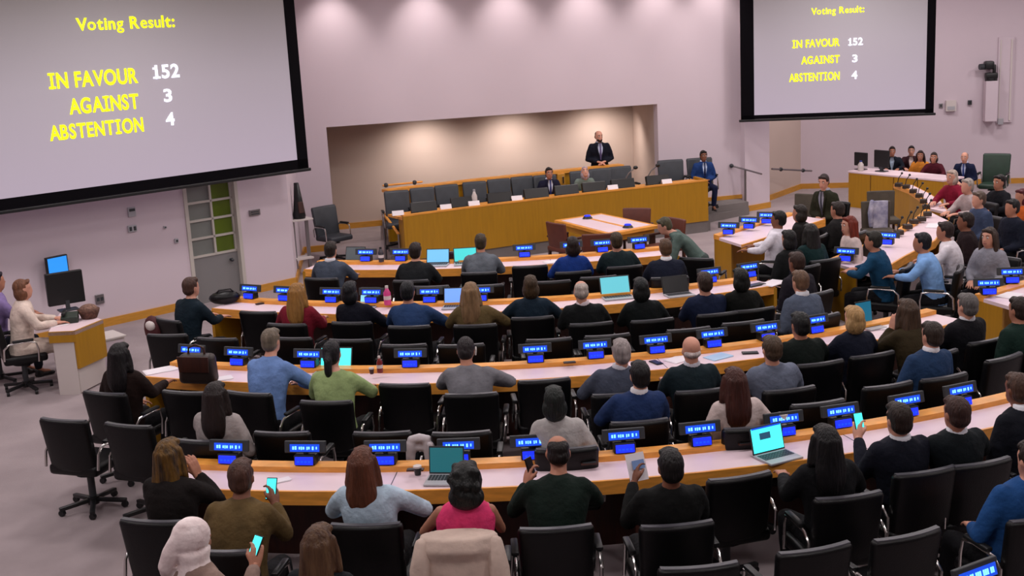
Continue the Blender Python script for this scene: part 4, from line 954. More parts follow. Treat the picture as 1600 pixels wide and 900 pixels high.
# podium
PB = dict(base=.28, scale=.88, front=True, vox=.018)
y_ = pod(5.95)+.86
P('person with dark hair in navy suit and white shirt seated on the podium', 858, 272, None, face=268, hair='short', hc=(24, 18, 16), skin='m', top=(34, 36, 66), arms='clasp', shirt=(205, 215, 240), tie=(40, 50, 110), lean=.12, chair_kind='podium', xy=tuple(aty(858, 272, pod(6.05)+.78).xy), cgroup='podium chairs', **PB)
P('pale haired person looking down beside the suited one on podium', 914, 272, None, face=262, hair='bob', hc=(176, 160, 172), skin='l', top=(112, 126, 118), topstyle='blouse', arms='clasp', lean=.22, tilt=-30, woman=True, chair_kind='podium', xy=tuple(aty(914, 272, pod(6.75)+.74).xy), zh=1.16, cgroup='podium chairs', **PB)
q = aty(936, 220, pod(7.1)+PO+.42)
person('bearded bald person in dark navy suit standing behind the podium wall', 936, 220, 262, 'balding', (52, 36, 30), 'l', (24, 28, 46), arms='clasp', stand=True, zh=1.62, lean=.02, base=.28, scale=.95, vox=.016, front=True, shirt=(190, 196, 220), tie=(90, 80, 120), hat='beard', turn=14, xy=(q.x, q.y))
P('person in blue suit sitting cross armed beside the podium steps', 1099, 238, None, face=262, hair='short', hc=(22, 16, 14), skin='b', top=(30, 58, 112), arms='clasp', botc=(24, 34, 74), shirt=(190, 205, 235), tie=(30, 40, 90), lean=.08, chair_kind='slate', xy=tuple(aty(1099, 238, 21.95).xy), cgroup='podium chairs', **PB)
# technicians' booth
P('person with light brown hair in white jacket at the technical booth', 36, 452, None, face=12, hair='bob', hc=(112, 72, 50), skin='l', top=(214, 196, 184), arms='desk', botc=(200, 184, 172), lean=.10, woman=True, zh=1.25, vox=.018)
P('person in violet top cut off at the left edge by the booth', -6, 440, None, face=25, hair='short', hc=(30, 20, 34), skin='m', top=(130, 112, 160), topstyle='shirt', arms='desk', botc=(24, 28, 44), lean=.10, zh=1.28)

# ================================================================== PODIUM CHAIRS AND WITNESS TABLE
for i, (px, lab) in enumerate(((620, 'leftmost slate podium chair behind the long oak desk'), (662, 'slate podium chair second from the left'), (702, 'slate podium chair third from the left'),
        (744, 'slate podium chair fourth from the left'), (784, 'slate podium chair fifth from the left'), (822, 'empty slate podium chair left of the suited person'),
        (943, 'slate podium chair just below the standing bearded person'), (976, 'rightmost slate chair against the podium wall'))):
    p = aty(px, 285, 21.3); p = aty(px, 285, pod(p.x)+.98)
    chair(p.x, p.y, 270+(i % 3-1)*4, lab, 'podium', 'podium chairs', .28)
p = aty(1052, 262, 22.1); chair(p.x, p.y, 262, 'empty slate chair right of the podium wall beside seated person in blue', 'slate', 'podium chairs', .28)
p = at(503, 324, 1.0); chair_top(503, 323, 300, 'large slate chair alone against the left front wall', 'slate', topz=1.0, group='lone chairs')

def brown_chair(px, py, face, label):
    f = R(face); p = at(px, py, .88); x, y = p.x+.24*math.cos(f), p.y+.24*math.sin(f)
    t = thing('side_chair', label, 'chair', (x, y, 0), f-PI/2, 'brown chairs round the witness table')
    bm = slab(.50, .46, .06, .02, .03, .12); bmesh.ops.translate(bm, vec=(0, -.24, .66), verts=bm.verts); obj('backrest', bm_mesh(bm, True), M_BRNL, t)
    obj('seat', MB().box((0, .0, .44), (.52, .50, .09), bevel=.03, seg=3).me(True), M_BRNL, t)
    for sx in (-1, 1):
        obj('armrest', MB().box((sx*.27, -.0, .63), (.05, .44, .035), bevel=.012).box((sx*.27, .19, .54), (.04, .04, .16)).me(True), M_DKWOOD, t)
        for sy in (-1, 1): obj('leg', MB().box((sx*.23, sy*.21, .205), (.045, .045, .41), bevel=.006).me(), M_DKWOOD, t)
T = [at(866, 344, .75), at(939, 333, .75), at(1029, 352, .75), at(952, 366, .75)]
cx = sum(p.x for p in T)/4; cy = sum(p.y for p in T)/4
t = thing('witness_table', 'square maple table with grey top between podium and front desk', 'table', (cx, cy, 0))
quad = [(p.x-cx, p.y-cy) for p in T]
def inset(f): return [(x*f, y*f) for x, y in quad]
obj('table_top', MB().prism(inset(1), .70, .75).me(), M_EDGE, t); obj('inlay', MB().prism(inset(.86), .748, .753).me(), M_TOP, t)
obj('wood_strip', MB().prism([((quad[0][0]+quad[1][0])/2*.8, (quad[0][1]+quad[1][1])/2*.8), ((quad[2][0]+quad[3][0])/2*.8, (quad[2][1]+quad[3][1])/2*.8), ((quad[2][0]+quad[3][0])/2*.8+.05, (quad[2][1]+quad[3][1])/2*.8+.08), ((quad[0][0]+quad[1][0])/2*.8+.05, (quad[0][1]+quad[1][1])/2*.8+.08)], .752, .757).me(), M_EDGE, t)
obj('apron', MB().prism(inset(.92), .60, .70).me(), M_OAK, t)
for x, y in inset(.88): obj('leg', MB().box((x, y, .30), (.08, .08, .60)).me(), M_DKWOOD, t)
brown_chair(868, 349, 20, 'brown leather chair at the left side of witness table'); brown_chair(934, 366, 75, 'brown leather chair at the near side of witness table')
brown_chair(995, 326, 235, 'brown leather chair at the far side of witness table'); brown_chair(1056, 342, 195, 'brown leather chair at the right side of witness table')
for px, py, wd in ((918, 341, 'far'), (981, 355, 'near')):
    p = at(px, py, .76); t = thing('table_microphone', 'round conference microphone glowing blue, %s one on witness table' % wd, 'microphone', (p.x, p.y, .757))
    obj('body', MB().cyl((0, 0, .02), .09, .04, 20, r2=.06).me(True), M_PLAST, t); obj('glow_ring', MB().cyl((0, 0, .045), .055, .02, 20).me(True), M_BLUE, t)

# ================================================================== DELEGATION SIGNS
def sign_proto(wd=.33):
    r = obj('delegation_sign', None)
    k = MB().box((0, .03, .04), (.17, .10, .08), bevel=.008); obj('base', k.me(), M_PLAST, r)
    k = MB().box((0, -.026, .04), (.145, .008, .062), rot=(-.25, 0, 0), bevel=.003); kp = obj('keypad', k.me(), M_BLUE, r)
    k = MB()
    for i in range(4): k.box((-.045+i*.03, -.033, .035), (.018, .006, .014), rot=(-.25, 0, 0))
    obj('button', k.me(), M_NAVYG, kp)
    k = MB().cyl((0, .04, .09), .02, .05, 12); obj('neck', k.me(True), M_DGREY, r)
    k = MB().box((0, .035, .135), (wd, .035, .092), rot=(-.22, 0, 0), bevel=.006); obj('housing', k.me(), M_DGREY, r)
    k = MB().box((0, .015, .131), (wd*.72, .006, .058), rot=(-.22, 0, 0)); sc = obj('display', k.me(), M_NAVYG, r)
    k = MB(); rn = random.Random(5); x = -wd*.30
    while x < wd*.30:
        w_ = rn.choice((.010, .013, .016)); h_ = rn.choice((.020, .024, .026)); k.box((x+w_/2, .011, .131+rn.uniform(-.002, .002)), (w_*.8, .004, h_), rot=(-.22, 0, 0)); x += w_+.004+(.012 if rn.random() < .15 else 0)
    obj('glowing_text', k.me(), M_CYAN, sc)
    return r
SPR = None
def sign(px, py, z, rotz, label):
    global SPR
    p = at(px, py, z)
    if SPR is None: SPR = sign_proto(); r = SPR; r.location = (p.x, p.y, z); r.rotation_euler = (0, 0, rotz)
    else: r = dup(SPR, (p.x, p.y, z), rotz)
    tag(r, label, 'sign', 'blue lit delegation signs'); return r
ORD = ['leftmost', 'second', 'third', 'fourth', 'fifth', 'sixth', 'seventh', 'eighth', 'ninth', 'tenth', 'eleventh', 'twelfth']
SIGNS = {'D': [(342, 736), (467, 737), (598, 733), (716, 729), (833, 728), (982, 717), (1106, 706), (1236, 686), (1328, 674), (1434, 656), (1522, 640)],
         'C': [(284, 572), (364, 574), (480, 575), (638, 578), (838, 571), (936, 567), (1032, 556), (1124, 547), (1206, 534), (1283, 522)],
         'B': [(379, 470), (438, 472), (512, 475), (574, 477), (668, 476), (750, 473), (1124, 446), (1188, 437)],
         'A': [(571, 408), (624, 409), (820, 403), (897, 401), (945, 396), (1004, 391)]}
for k, L in SIGNS.items():
    c = ROWS[k][0]; rf = ROWS[k][1]
    for i, (px, py) in enumerate(L):
        p = at(px, py, .80); a = math.atan2(p.y-c[1], p.x-c[0]); zz = .797
        # keep the unit on the back ledge of its desk
        q = Vector((c[0]+(rf-DEP+.085)*math.cos(a), c[1]+(rf-DEP+.085)*math.sin(a), zz))
        lab = 'blue lit delegation sign, %s from the left on the %s' % (ORD[i], SEAT_NAMES[k]) if i else 'blue lit delegation sign, leftmost on the '+SEAT_NAMES[k]
        if SPR is None: SPR = sign_proto(); r = SPR; r.location = q; r.rotation_euler = (0, 0, a+PI/2)
        else: r = dup(SPR, q, a+PI/2)
        tag(r, lab, 'sign', 'blue lit delegation signs')
for px, py, rz, lab in ((1138, 366, -40, 'blue lit delegation sign nearest the end of the short wing desk'), (1170, 357, -40, 'blue lit delegation sign in the middle of the short wing desk'),
        (1198, 349, -40, 'blue lit delegation sign beside the white shirt on the short wing desk'), (1321, 408, -48, 'blue lit delegation sign on the maple end of the long wing desk'),
        (1386, 382, -48, 'blue lit delegation sign right of the teal blue jacket'), (1545, 460, -20, 'blue lit delegation sign on the desk end at right edge'),
        (1581, 442, -20, 'blue lit delegation sign behind another at the right edge')):
    sign(px, py, .79, R(rz)+R(90)-R(90)+R(0), lab)
p = at(1532, 893, .93)
t = thing('delegation_sign', 'large delegation sign with cyan text at bottom right corner', 'sign', (p.x, p.y, .80), R(14)); t['group'] = 'blue lit delegation signs'
obj('housing', MB().box((0, .035, .11), (.34, .035, .11), rot=(-.3, 0, 0), bevel=.006).me(), M_DGREY, t)
ds = obj('display', MB().box((0, .014, .107), (.29, .006, .07), rot=(-.3, 0, 0)).me(), M_NAVYG, t)
k = MB(); rn = random.Random(9); x = -.13
while x < .12: k.box((x+.007, .010, .107), (.011, .004, .032), rot=(-.3, 0, 0)); x += .016+(.012 if rn.random() < .2 else 0)
obj('glowing_text', k.me(), M_CYAN, ds); obj('base', MB().box((0, .05, .03), (.17, .1, .08), bevel=.008).me(), M_PLAST, t)

# ================================================================== THINGS ON THE DESKS
def laptop(px, py, rotz, label, scr, lidc=M_DGREY, w_=.32, ang=20, z=.752, icon=False, h_=.21):
    p = at(px, py, z); t = thing('laptop', label, 'laptop', (p.x, p.y, z), rotz)
    obj('keyboard_base', MB().box((0, 0, .009), (w_, .22, .016), bevel=.004).me(), M_SILV, t)
    o = MB()
    for i in range(4):
        for j in range(10): o.box((-w_*.41+j*w_*.091, .07-i*.028, .018), (w_*.075, .021, .004))
    kb = obj('keys', o.me(), M_DGREY, t); kb['kind'] = 'stuff'
    a = R(ang); ld = obj('screen_lid', MB().box((0, 0, h_/2), (w_, .008, h_), bevel=.003).me(), lidc, t, loc=(0, .11, .016)); ld.rotation_euler = (-a, 0, 0)
    obj('display', MB().box((0, -.006, h_/2), (w_*.93, .003, h_*.88)).me(), scr, ld)
    if icon:
        k = MB().box((-.02, -.009, h_*.62), (.10, .002, .05)); obj('picture_window', k.me(), mat('screen_picture', (40, 80, 110), .4, emit=.6), ld)
        k = MB().box((0, -.009, h_*.93), (w_*.9, .002, .012)); obj('menu_bar', k.me(), M_NAVYG, ld)
    return t
def rowang(k, px, py):
    p = at(px, py, .75); c = ROWS[k][0]; return math.atan2(p.y-c[1], p.x-c[0])+PI/2
laptop(1216, 716, rowang('D', 1216, 716)+.25, 'open silver laptop with bright cyan screen on nearest desk', M_SCRC, icon=True, ang=14, w_=.30)
laptop(694, 752, rowang('D', 694, 752)-.1, 'laptop with dark teal screen beside the curly haired person', mat('dark_teal_screen', (30, 96, 104), .3, emit=.6), w_=.27, ang=12)
laptop(519, 582, rowang('C', 519, 582), 'laptop with glowing cyan screen in front of the green blouse', M_SCRC, w_=.34)
laptop(1362, 512, rowang('C', 1362, 512), 'standing tablet with deep teal screen right of the blond person', mat('deep_teal_screen', (20, 100, 130), .3, emit=.5), M_PLAST, w_=.22, ang=8, h_=.25)
laptop(712, 481, rowang('B', 712, 481), 'laptop with blue screen left of the long light brown hair', M_SCRB)
laptop(573, 480, rowang('B', 573, 480), 'laptop with pale cyan screen right of the black navy jacket', mat('pale_cyan_screen', (130, 200, 225), .3, emit=.9), w_=.26)
laptop(966, 466, rowang('B', 966, 466), 'laptop with teal screen between white haired and black coated persons', M_SCRT, w_=.38, h_=.24)
laptop(1062, 462, rowang('B', 1062, 462), 'open laptop with black screen right of the black coat', M_SCRD, M_PLAST, w_=.34)
laptop(550, 411, rowang('A', 550, 411), 'laptop with grey screen near left end of the front desk', M_SCRG, M_PLAST)
laptop(682, 415, rowang('A', 682, 415), 'laptop with sky blue screen right of the charcoal suit', mat('sky_laptop_screen', (96, 166, 205), .3, emit=.8), M_PLAST, w_=.34)
laptop(728, 413, rowang('A', 728, 413)+.15, 'laptop with turquoise screen left of the grey suit', mat('turquoise_screen', (60, 180, 180), .3, emit=.9), M_DGREY, w_=.34)

def small(name, label, cat, px, py, z, build, rotz=0., group=None):
    p = at(px, py, z); t = thing(name, label, cat, (p.x, p.y, z), rotz, group); build(t); return t
def sheet(w_, d_, m_=M_WHITE, n=2):
    def f(t):
        for i in range(n): obj('sheet', MB().box((.01*i, .006*i, .0015+.003*i), (w_, d_, .0025), rot=(0, 0, .06*i)).me(), m_, t)
    return f
def bottle(hgt, r, body, cap):
    def f(t):
        obj('bottle_body', mesh_of(*loft([(0, 0, 0, r*.95, r*.95), (0, 0, .01, r, r), (0, 0, hgt*.62, r, r), (0, 0, hgt*.78, r*.55, r*.55), (0, 0, hgt*.88, r*.4, r*.4)], 16)), body, t)
        obj('cap', MB().cyl((0, 0, hgt*.93), r*.45, hgt*.12, 14).me(True), cap, t)
        obj('label_band', MB().cyl((0, 0, hgt*.38), r*1.02, hgt*.2, 18).me(True), M_WHITEP, t)
    return f
def cup(r, h, m_):
    def f(t):
        obj('cup_body', MB().cyl((0, 0, h/2), r*.75, h, 20, r2=r).me(True), m_, t); obj('lid', MB().cyl((0, 0, h+.006), r*1.05, .014, 20).me(True), M_WHITEP, t)
    return f
def pad(w_, d_, h_, m_, lights=False):
    def f(t):
        obj('case', MB().box((0, 0, h_/2), (w_, d_, h_), bevel=min(w_, d_, h_)*.2).me(), m_, t)
        obj('face_plate', MB().box((0, 0, h_+.001), (w_*.8, d_*.75, .003)).me(), M_DGREY, t)
    return f
small('paper_sheets', 'bright white papers at the left end of second desk', 'papers', 250, 579, .752, sheet(.32, .2), .25)
small('paper_sheets', 'white papers between grey haired and bald persons at second desk', 'papers', 1060, 562, .752, sheet(.25, .18), .4)
small('paper_sheets', 'pale bluish papers before the sign right of bald person', 'papers', 1122, 558, .752, sheet(.25, .17, mat('bluish_paper', (176, 206, 232), .7)), .3)
small('paper_sheets', 'white crumpled face mask lying on the nearest desk', 'mask', 440, 751, .752, sheet(.12, .08), .2)
small('paper_sheets', 'stack of white papers at the right end of third desk', 'papers', 1208, 443, .752, sheet(.34, .2, n=3), .5)
small('paper_sheets', 'white papers on the second desk left of the blue denim shirt', 'papers', 346, 592, .752, sheet(.2, .14), .1)
small('paper_sheets', 'sheet of paper on the front desk right of the paper tray sign', 'papers', 868, 409, .752, sheet(.34, .18, n=3), .1)
small('paper_sheets', 'white papers on the long wing desk near the seam', 'papers', 1462, 353, .752, sheet(.4, .25), .8)
small('paper_sheets', 'white paper on the maple desk at the right edge', 'papers', 1578, 462, .752, sheet(.3, .2), .4)
small('open_book', 'open booklet in front of the olive brown jacket at second desk', 'book', 1384, 511, .752, sheet(.26, .18, n=3), .7)
small('phone', 'black phone lying on the second desk beside white papers', 'phone', 1025, 567, .752, pad(.075, .15, .01, M_PLAST), .2)
small('phone', 'black phone lying left of the blue grey suit', 'phone', 1172, 552, .752, pad(.16, .08, .012, M_PLAST), -.3)
small('keyboard_tablet', 'black tablet lying at the right end of third desk', 'tablet', 1180, 446, .752, pad(.26, .12, .014, M_PLAST), .3)
small('remote_control', 'dark remote control on the third desk left half', 'remote', 408, 475, .752, pad(.14, .05, .015, M_DKWOOD), .3)
for i, (px, py, k, lab) in enumerate(((649, 735, 'D', 'black earpiece holder right of the auburn hair'), (653, 742, 'D', 'small black and white cup on the nearest desk'), (921, 725, 'D', 'dark desk socket panel right of the bald crowned person'), (1166, 694, 'D', 'dark desk socket panel left of the cyan laptop'))):
    small('desk_module' if i != 1 else 'desk_cup', lab, 'desk module' if i != 1 else 'cup', px, py, .797, pad(.13, .05, .012, M_DKWOOD) if i != 1 else cup(.03, .06, M_PLAST), rowang(k, px, py))
small('desk_module', 'dark desk socket panel on the second desk ledge beside the sign', 'desk module', 890, 567, .797, pad(.12, .05, .012, M_DKWOOD), rowang('C', 890, 567))
small('paper_cup', 'white paper cup standing on the nearest desk ledge', 'cup', 1222, 677, .797, cup(.045, .15, M_WHITE))
small('drink_bottle', 'small red drink bottle with white cap on the second desk', 'bottle', 594, 582, .795, bottle(.17, .03, mat('red_drink', (120, 30, 26), .3), M_WHITEP))
small('glass_tumbler', 'dark little tumbler left of the red drink bottle', 'tumbler', 581, 584, .795, cup(.025, .05, M_DKWOOD))
small('drink_bottle', 'pink bottle with pale cap on the third desk', 'bottle', 606, 476, .795, bottle(.24, .045, mat('pink_bottle', (206, 60, 130), .35), M_WHITEP))
small('thermos', 'dark grey thermos flask on the front desk', 'thermos', 596, 409, .795, bottle(.22, .04, mat('thermos_grey', (70, 66, 70), .35, metal=.6), M_PLAST))
small('desk_telephone', 'dark desk box right of the sky blue laptop', 'desk module', 706, 404, .795, pad(.2, .1, .10, mat('maroon_box', (54, 20, 44), .5)), rowang('A', 706, 404))
def bag(t):
    obj('bag_body', bm_mesh(slab(.36, .30, .16, .05, 0, 0, 1.08), True), mat('dark_brown_leather', (34, 22, 18), .5, bump=.2, bscale=80, noise=.2), t, loc=(0, 0, .15))
    obj('handle', MB().tube([(-.09, 0, .28), (-.08, 0, .36), (0, 0, .39), (.08, 0, .36), (.09, 0, .28)], .012, 8).me(True), M_DKWOOD, t)
    obj('flap', bm_mesh(slab(.34, .16, .015, .006), True), M_DKWOOD, t, loc=(0, -.088, .21))
small('leather_bag', 'dark brown leather bag standing on left part of second desk', 'bag', 312, 598, .752, bag, rowang('C', 312, 598)+.1)
small('leather_bag', 'black bag lying at the left end of third desk', 'bag', 352, 474, .752, lambda t: (obj('bag_body', mesh_of(*ell((0, 0, .08), (.20, .12, .09))), M_BLK, t), obj('strap', MB().tube([(-.15, 0, .1), (-.06, -.05, .19), (.08, -.03, .19), (.16, 0, .1)], .01, 8).me(True), M_PLAST, t)))
# small devices on the podium desk
DKP = mat('podium_monitor_black', (16, 14, 13), .4)
for i, (px, lab) in enumerate(((655, 'first from the left'), (720, 'second from the left'), (780, 'third from the left'), (840, 'fourth, before the suited person'), (890, 'fifth, between the two people'), (936, 'sixth, right of the pale haired person'), (984, 'seventh, below the chairs right end'), (1042, 'last at right end of podium desk'))):
    p = aty(px, 310, 20.6); x = p.x; y = pod(x)+.26
    t = thing('podium_monitor', 'low black monitor on the podium desk, '+lab, 'monitor', (x, y, .97), R(180), 'podium monitors')
    obj('monitor_body', MB().box((0, 0, .10), (.46, .09, .19), rot=(.35, 0, 0), bevel=.012).me(), DKP, t); obj('stand', MB().box((0, .03, .02), (.22, .16, .03), bevel=.008).me(), M_PLAST, t)
    obj('display', MB().box((0, -.046, .115), (.42, .008, .15), rot=(.35, 0, 0)).me(), M_SCRD, t)
for i, (px, lab) in enumerate(((612, 'leftmost'), (690, 'second'), (736, 'third, by the tall white bottle'), (807, 'fourth'), (966, 'fifth'), (1056, 'sixth at the right end'))):
    p = aty(px, 310, 20.5); x = p.x; y = pod(x)+.12
    t = thing('name_card', 'folded white name card on the podium desk, '+lab, 'name card', (x, y, 1.02), 0, 'podium name cards')
    obj('card', MB().box((0, -.02, .035), (.2, .004, .09), rot=(-.5, 0, 0)).box((0, .02, .035), (.2, .004, .09), rot=(.5, 0, 0)).me(), M_WHITE, t)
p = aty(741, 325, 20.45); t = thing('drink_bottle', 'tall clear white bottle on the podium desk', 'bottle', (p.x, pod(p.x)+.2, .97)); bottle(.32, .05, M_WHITEP, M_SILV)(t)
for px, lab in ((1022, 'tilted microphone on silver arm at right end of podium desk'), (985, 'slim microphone stand in front of the rightmost podium chair')):
    p = aty(px, 290, 20.9); x, y = p.x, pod(p.x)+.4
    t = thing('gooseneck_microphone', lab, 'microphone', (x, y, .97))
    obj('stand_base', MB().cyl((0, 0, .015), .07, .03, 18).me(True), M_SILV, t); obj('arm', MB().tube([(0, 0, .02), (-.02, 0, .16), (.05, -.02, .28), (.16, -.04, .36)], .012, 8).me(True), M_STEEL, t)
    obj('microphone_head', MB().sphere((.18, -.045, .375), .035, (1.4, 1, 1)).me(True), M_PLAST, t)

# gallery desk with monitors
g0, g1 = at(1326, 311, 0), None
g0, g1 = at(1326, 267, .76), at(1473, 281, .76)
gx, gy = g0.x, g0.y; fd_ = math.atan2(g1.y-g0.y, g1.x-g0.x); L_ = (g1-g0).length
t = thing('gallery_desk', 'oak gallery desk with pale top along the right wall', 'desk', (gx, gy, 0), fd_)
b = MB().box((L_/2, .02, .36), (L_, .04, .72)); obj('front_panel', b.me(), M_OAKP, t)
for k in range(3): obj('panel_joint', MB().box((L_*(k+1)/4, -.003, .36), (.012, .006, .70)).me(), M_DKWOOD, t)
obj('worktop', MB().box((L_/2, .30, .74), (L_+.04, .62, .04), bevel=.008).me(), M_TOP, t); obj('end_panel', MB().box((.02, .3, .36), (.04, .56, .72)).me(), M_DKWOOD, t)
def gp(s, o): return Vector((gx+s*math.cos(fd_)-o*math.sin(fd_), gy+s*math.sin(fd_)+o*math.cos(fd_), .762))
for s, w_, h_, lab in ((.06, .34, .28, 'left black monitor on the gallery desk'), (.62, .38, .36, 'taller black monitor on the gallery desk next to person')):
    p = gp(s, .30); t = thing('monitor', lab, 'monitor', p, fd_+PI)
    obj('screen_back', MB().box((0, .0, .08+h_/2), (w_, .05, h_), bevel=.012).me(), M_PLAST, t); obj('stand', MB().box((0, .0, .05), (.06, .05, .10)).box((0, .0, .008), (.22, .16, .016)).me(), M_DGREY, t)
p = gp(.22, .12); t = thing('white_jug', 'white and blue container in front of the left gallery monitor', 'container', p); bottle(.22, .06, M_WHITEP, mat('blue_lid', (40, 60, 140), .5))(t)
print('GALLERY', g0, g1, fd_)

# technicians' booth on the left
f0, f1, f2 = at(90, 606, 0), at(121, 602, 0), at(165, 562, 0)
t = thing('booth_desk', 'booth desk with maple band, white side panel, by left wall', 'desk', (f1.x, f1.y, 0))
def rel(p): return (p.x-f1.x, p.y-f1.y)
zT = .78
c1, c2, c3, c4 = at(75, 520, zT), at(117, 518, zT), at(161, 500, zT), at(100, 478, zT)
obj('worktop', MB().prism([rel(c1), rel(c2), rel(c3), rel(c4)], zT-.04, zT).me(), M_TOP, t)
e2, e3, e1 = Vector(rel(c2)), Vector(rel(c3)), Vector(rel(c1))
def vp(a, b_, z0, z1, th): 
    d = (b_-a).normalized(); n = Vector((-d.y, d.x))*th; return MB().prism([tuple(a), tuple(b_), tuple(b_+n), tuple(a+n)], z0, z1).me()
obj('maple_band', vp(e1, e2, zT-.13, zT+.004, .03), M_OAKP, t)
obj('front_panel', vp(e2, e3, zT-.46, zT+.004, .03), M_OAKP, t)
obj('lower_panel', vp(e2+Vector((-.02, .03)), e3+Vector((-.04, .03)), .02, zT-.46, .03), M_WHITEP, t)
obj('side_panel', vp(e1.lerp(e2, .12)+Vector((0, .02)), e2+Vector((-.03, .02)), .0, zT-.13, .03), M_WHITEP, t)
pb = at(150, 585, 0)
t = thing('floor_cabinet', 'low white cabinet on the floor right of the booth desk', 'cabinet', (pb.x+.10, pb.y+.15, 0), R(26))
obj('carcass', MB().box((0, .2, .2), (.62, .4, .38), bevel=.006).me(), M_WHITEP, t); obj('top_panel', MB().box((0, .2, .395), (.66, .44, .02)).me(), M_WHITEP, t); obj('door', MB().box((0, -.008, .2), (.56, .016, .32)).me(), M_WALL, t)
def monitor(px, py, z, rotz, w_, h_, lab, scr, m_=M_PLAST, lift=.1, d=.045):
    p = at(px, py, z); t = thing('monitor', lab, 'monitor', (p.x, p.y, z), rotz)
    obj('screen_frame', MB().box((0, 0, lift+h_/2), (w_, d, h_), bevel=.01).me(), m_, t); obj('display', MB().box((0, -d/2-.002, lift+h_/2), (w_*.93, .004, h_*.9)).me(), scr, t)
    obj('stand', MB().box((0, .03, lift/2), (.05, .03, lift+.1)).box((0, .03, .008), (.24, .18, .016)).me(), M_DGREY, t); return t
monitor(106, 484, zT, R(200), .46, .42, 'large black monitor on the booth desk seen from behind', M_SCRD, lift=.08, d=.07)
s, z = onwall(84, 421, (LW[0]+.0, LW[1]), LA)
p = at(90, 470, zT); q = at(82, 440, 1.1)
t = thing('monitor', 'small bright blue screen above the booth on the left wall', 'monitor', (LW[0]+s*math.cos(LA)+.12*math.sin(LA), LW[1]+s*math.sin(LA)-.12*math.cos(LA), z), LA+R(8))
obj('screen_frame', MB().box((0, 0, 0), (.34, .05, .42), bevel=.008).me(), M_PLAST, t); obj('display', MB().box((0, -.027, 0), (.30, .004, .38)).me(), M_SCRS, t); obj('wall_bracket', MB().box((0, .07, 0), (.1, .1, .1)).me(), M_DGREY, t)
small('flower_basket', 'small brown patterned basket at right end of booth desk', 'basket', 140, 497, zT, lambda t: (obj('basket_body', mesh_of(*loft([(0, 0, 0, .09, .09), (0, 0, .08, .12, .12), (0, 0, .12, .13, .13)], 16, wob=lambda i, a: 1+.05*math.sin(8*a+i))), mat('wicker', (92, 60, 48), .8, noise=.5, scale=40), t), obj('contents', mesh_of(*ell((0, 0, .12), (.11, .11, .06))), mat('basket_fill', (120, 90, 76), .8, noise=.6, scale=50), t)))
small('desk_telephone', 'dark green desk telephone on the booth desk edge', 'telephone', 110, 503, zT, lambda t: (obj('telephone_base', MB().box((0, 0, .05), (.2, .2, .1), rot=(.2, 0, 0), bevel=.015).me(), mat('dark_green_plastic', (36, 48, 40), .5), t), obj('handset', MB().box((-.06, 0, .125), (.05, .22, .035), bevel=.014).me(True), M_PLAST, t)))
small('paper_sheets', 'white papers with a dark folder on the booth desk', 'papers', 88, 508, zT, sheet(.25, .2), .3)
# stand with a black loudspeaker by the return wall
p = at(476, 432, 0); t = thing('equipment_stand', 'thin stand with small dark loudspeaker beside the left wall corner', 'stand', (p.x, p.y+.2, 0), R(20))
obj('shelf', MB().box((0, 0, .98), (.42, .3, .03), bevel=.005).me(), M_WHITEP, t); obj('leg', MB().box((-.12, 0, .49), (.05, .05, .96)).me(), M_STEEL, t); obj('leg', MB().box((.14, 0, .49), (.05, .05, .96)).me(), M_STEEL, t)
obj('shelf_board', MB().box((0, 0, .3), (.32, .28, .03)).me(), M_WHITEP, t)
t = thing('loudspeaker', 'small dark loudspeaker on the thin stand by the left corner', 'loudspeaker', (p.x+.02, p.y+.2, .996), R(20))
obj('speaker_cabinet', mesh_of(*loft([(0, 0, 0, .10, .10), (0, 0, .05, .11, .11), (0, .0, .35, .07, .08), (0, .02, .62, .04, .05)], 14)), M_PLAST, t); obj('speaker_grille', MB().box((0, -.09, .2), (.1, .03, .2), rot=(-.12, 0, 0), bevel=.01).me(), M_DKWOOD, t)

# ================================================================== GARMENTS AND BAGS ON CHAIRS
def drape(label, cx_, cy_, rz, wd, top, bot, m_, name='draped_jacket', cat='jacket', y0=-.30, sleeves=True, thick=.05):
    t = thing(name, label, cat, (cx_, cy_, 0), rz)
    rings = []
    n = 9
    for i in range(n):
        f = i/(n-1); z = bot+(top-bot)*f
        rings.append((0, y0-.05*(1-f)+(.03 if f > .93 else 0), z, wd/2*(1.14-.20*f), thick+.028*(1-f)+(.05 if f > .85 else 0)))
    me = remesh([loft(rings, 40, wob=lambda i, a: 1+.035*math.sin(6*a+.5*i)*(1-i/10.)+.02*math.sin(11*a+i*.3))], .014, 1)
    o = obj('cloth_body', me, m_, t)
    if sleeves:
        for s in (-1, 1):
            V, Fc = limb([(s*wd*.43, y0-.01, top-.05), (s*wd*.47, y0-.065, top-.20), (s*wd*.50, y0-.075, top-.38), (s*wd*.53, y0-.07, bot+.02)], [.05, .066, .06, .052], 12)
            obj('sleeve', mesh_of(V, Fc), m_, t)
    return t
def hang(label, x, y, z, rz, sc, m_):
    t = thing('draped_jacket', label, 'jacket', (x, y, z), rz)
    V = [([v*sc for v in q[0]], q[1]) for q in (limb([(-.085, 0, -.30), (-.08, -.005, -.12), (-.07, 0, .0), (-.02, .01, .045)], [.030, .040, .045, .035], 10, flat=.7), limb([(.075, 0, -.26), (.075, -.01, -.12), (.065, 0, .0), (.02, .01, .045)], [.034, .044, .045, .035], 10, flat=.7), limb([(-.07, .01, .03), (0, .005, .045), (.07, .01, .03)], [.035, .04, .035], 10), limb([(-.06, .01, -.03), (0, .012, -.04), (.06, .01, -.03)], [.03, .03, .03], 10))]
    obj('cloth_body', remesh(V, .010, 2), m_, t)
    obj('sleeve', mesh_of(*limb([(.09*sc, -.03, .0), (.11*sc, -.035, -.12*sc), (.10*sc, -.03, -.30*sc)], [.03, .034, .028], 10)), m_, t)
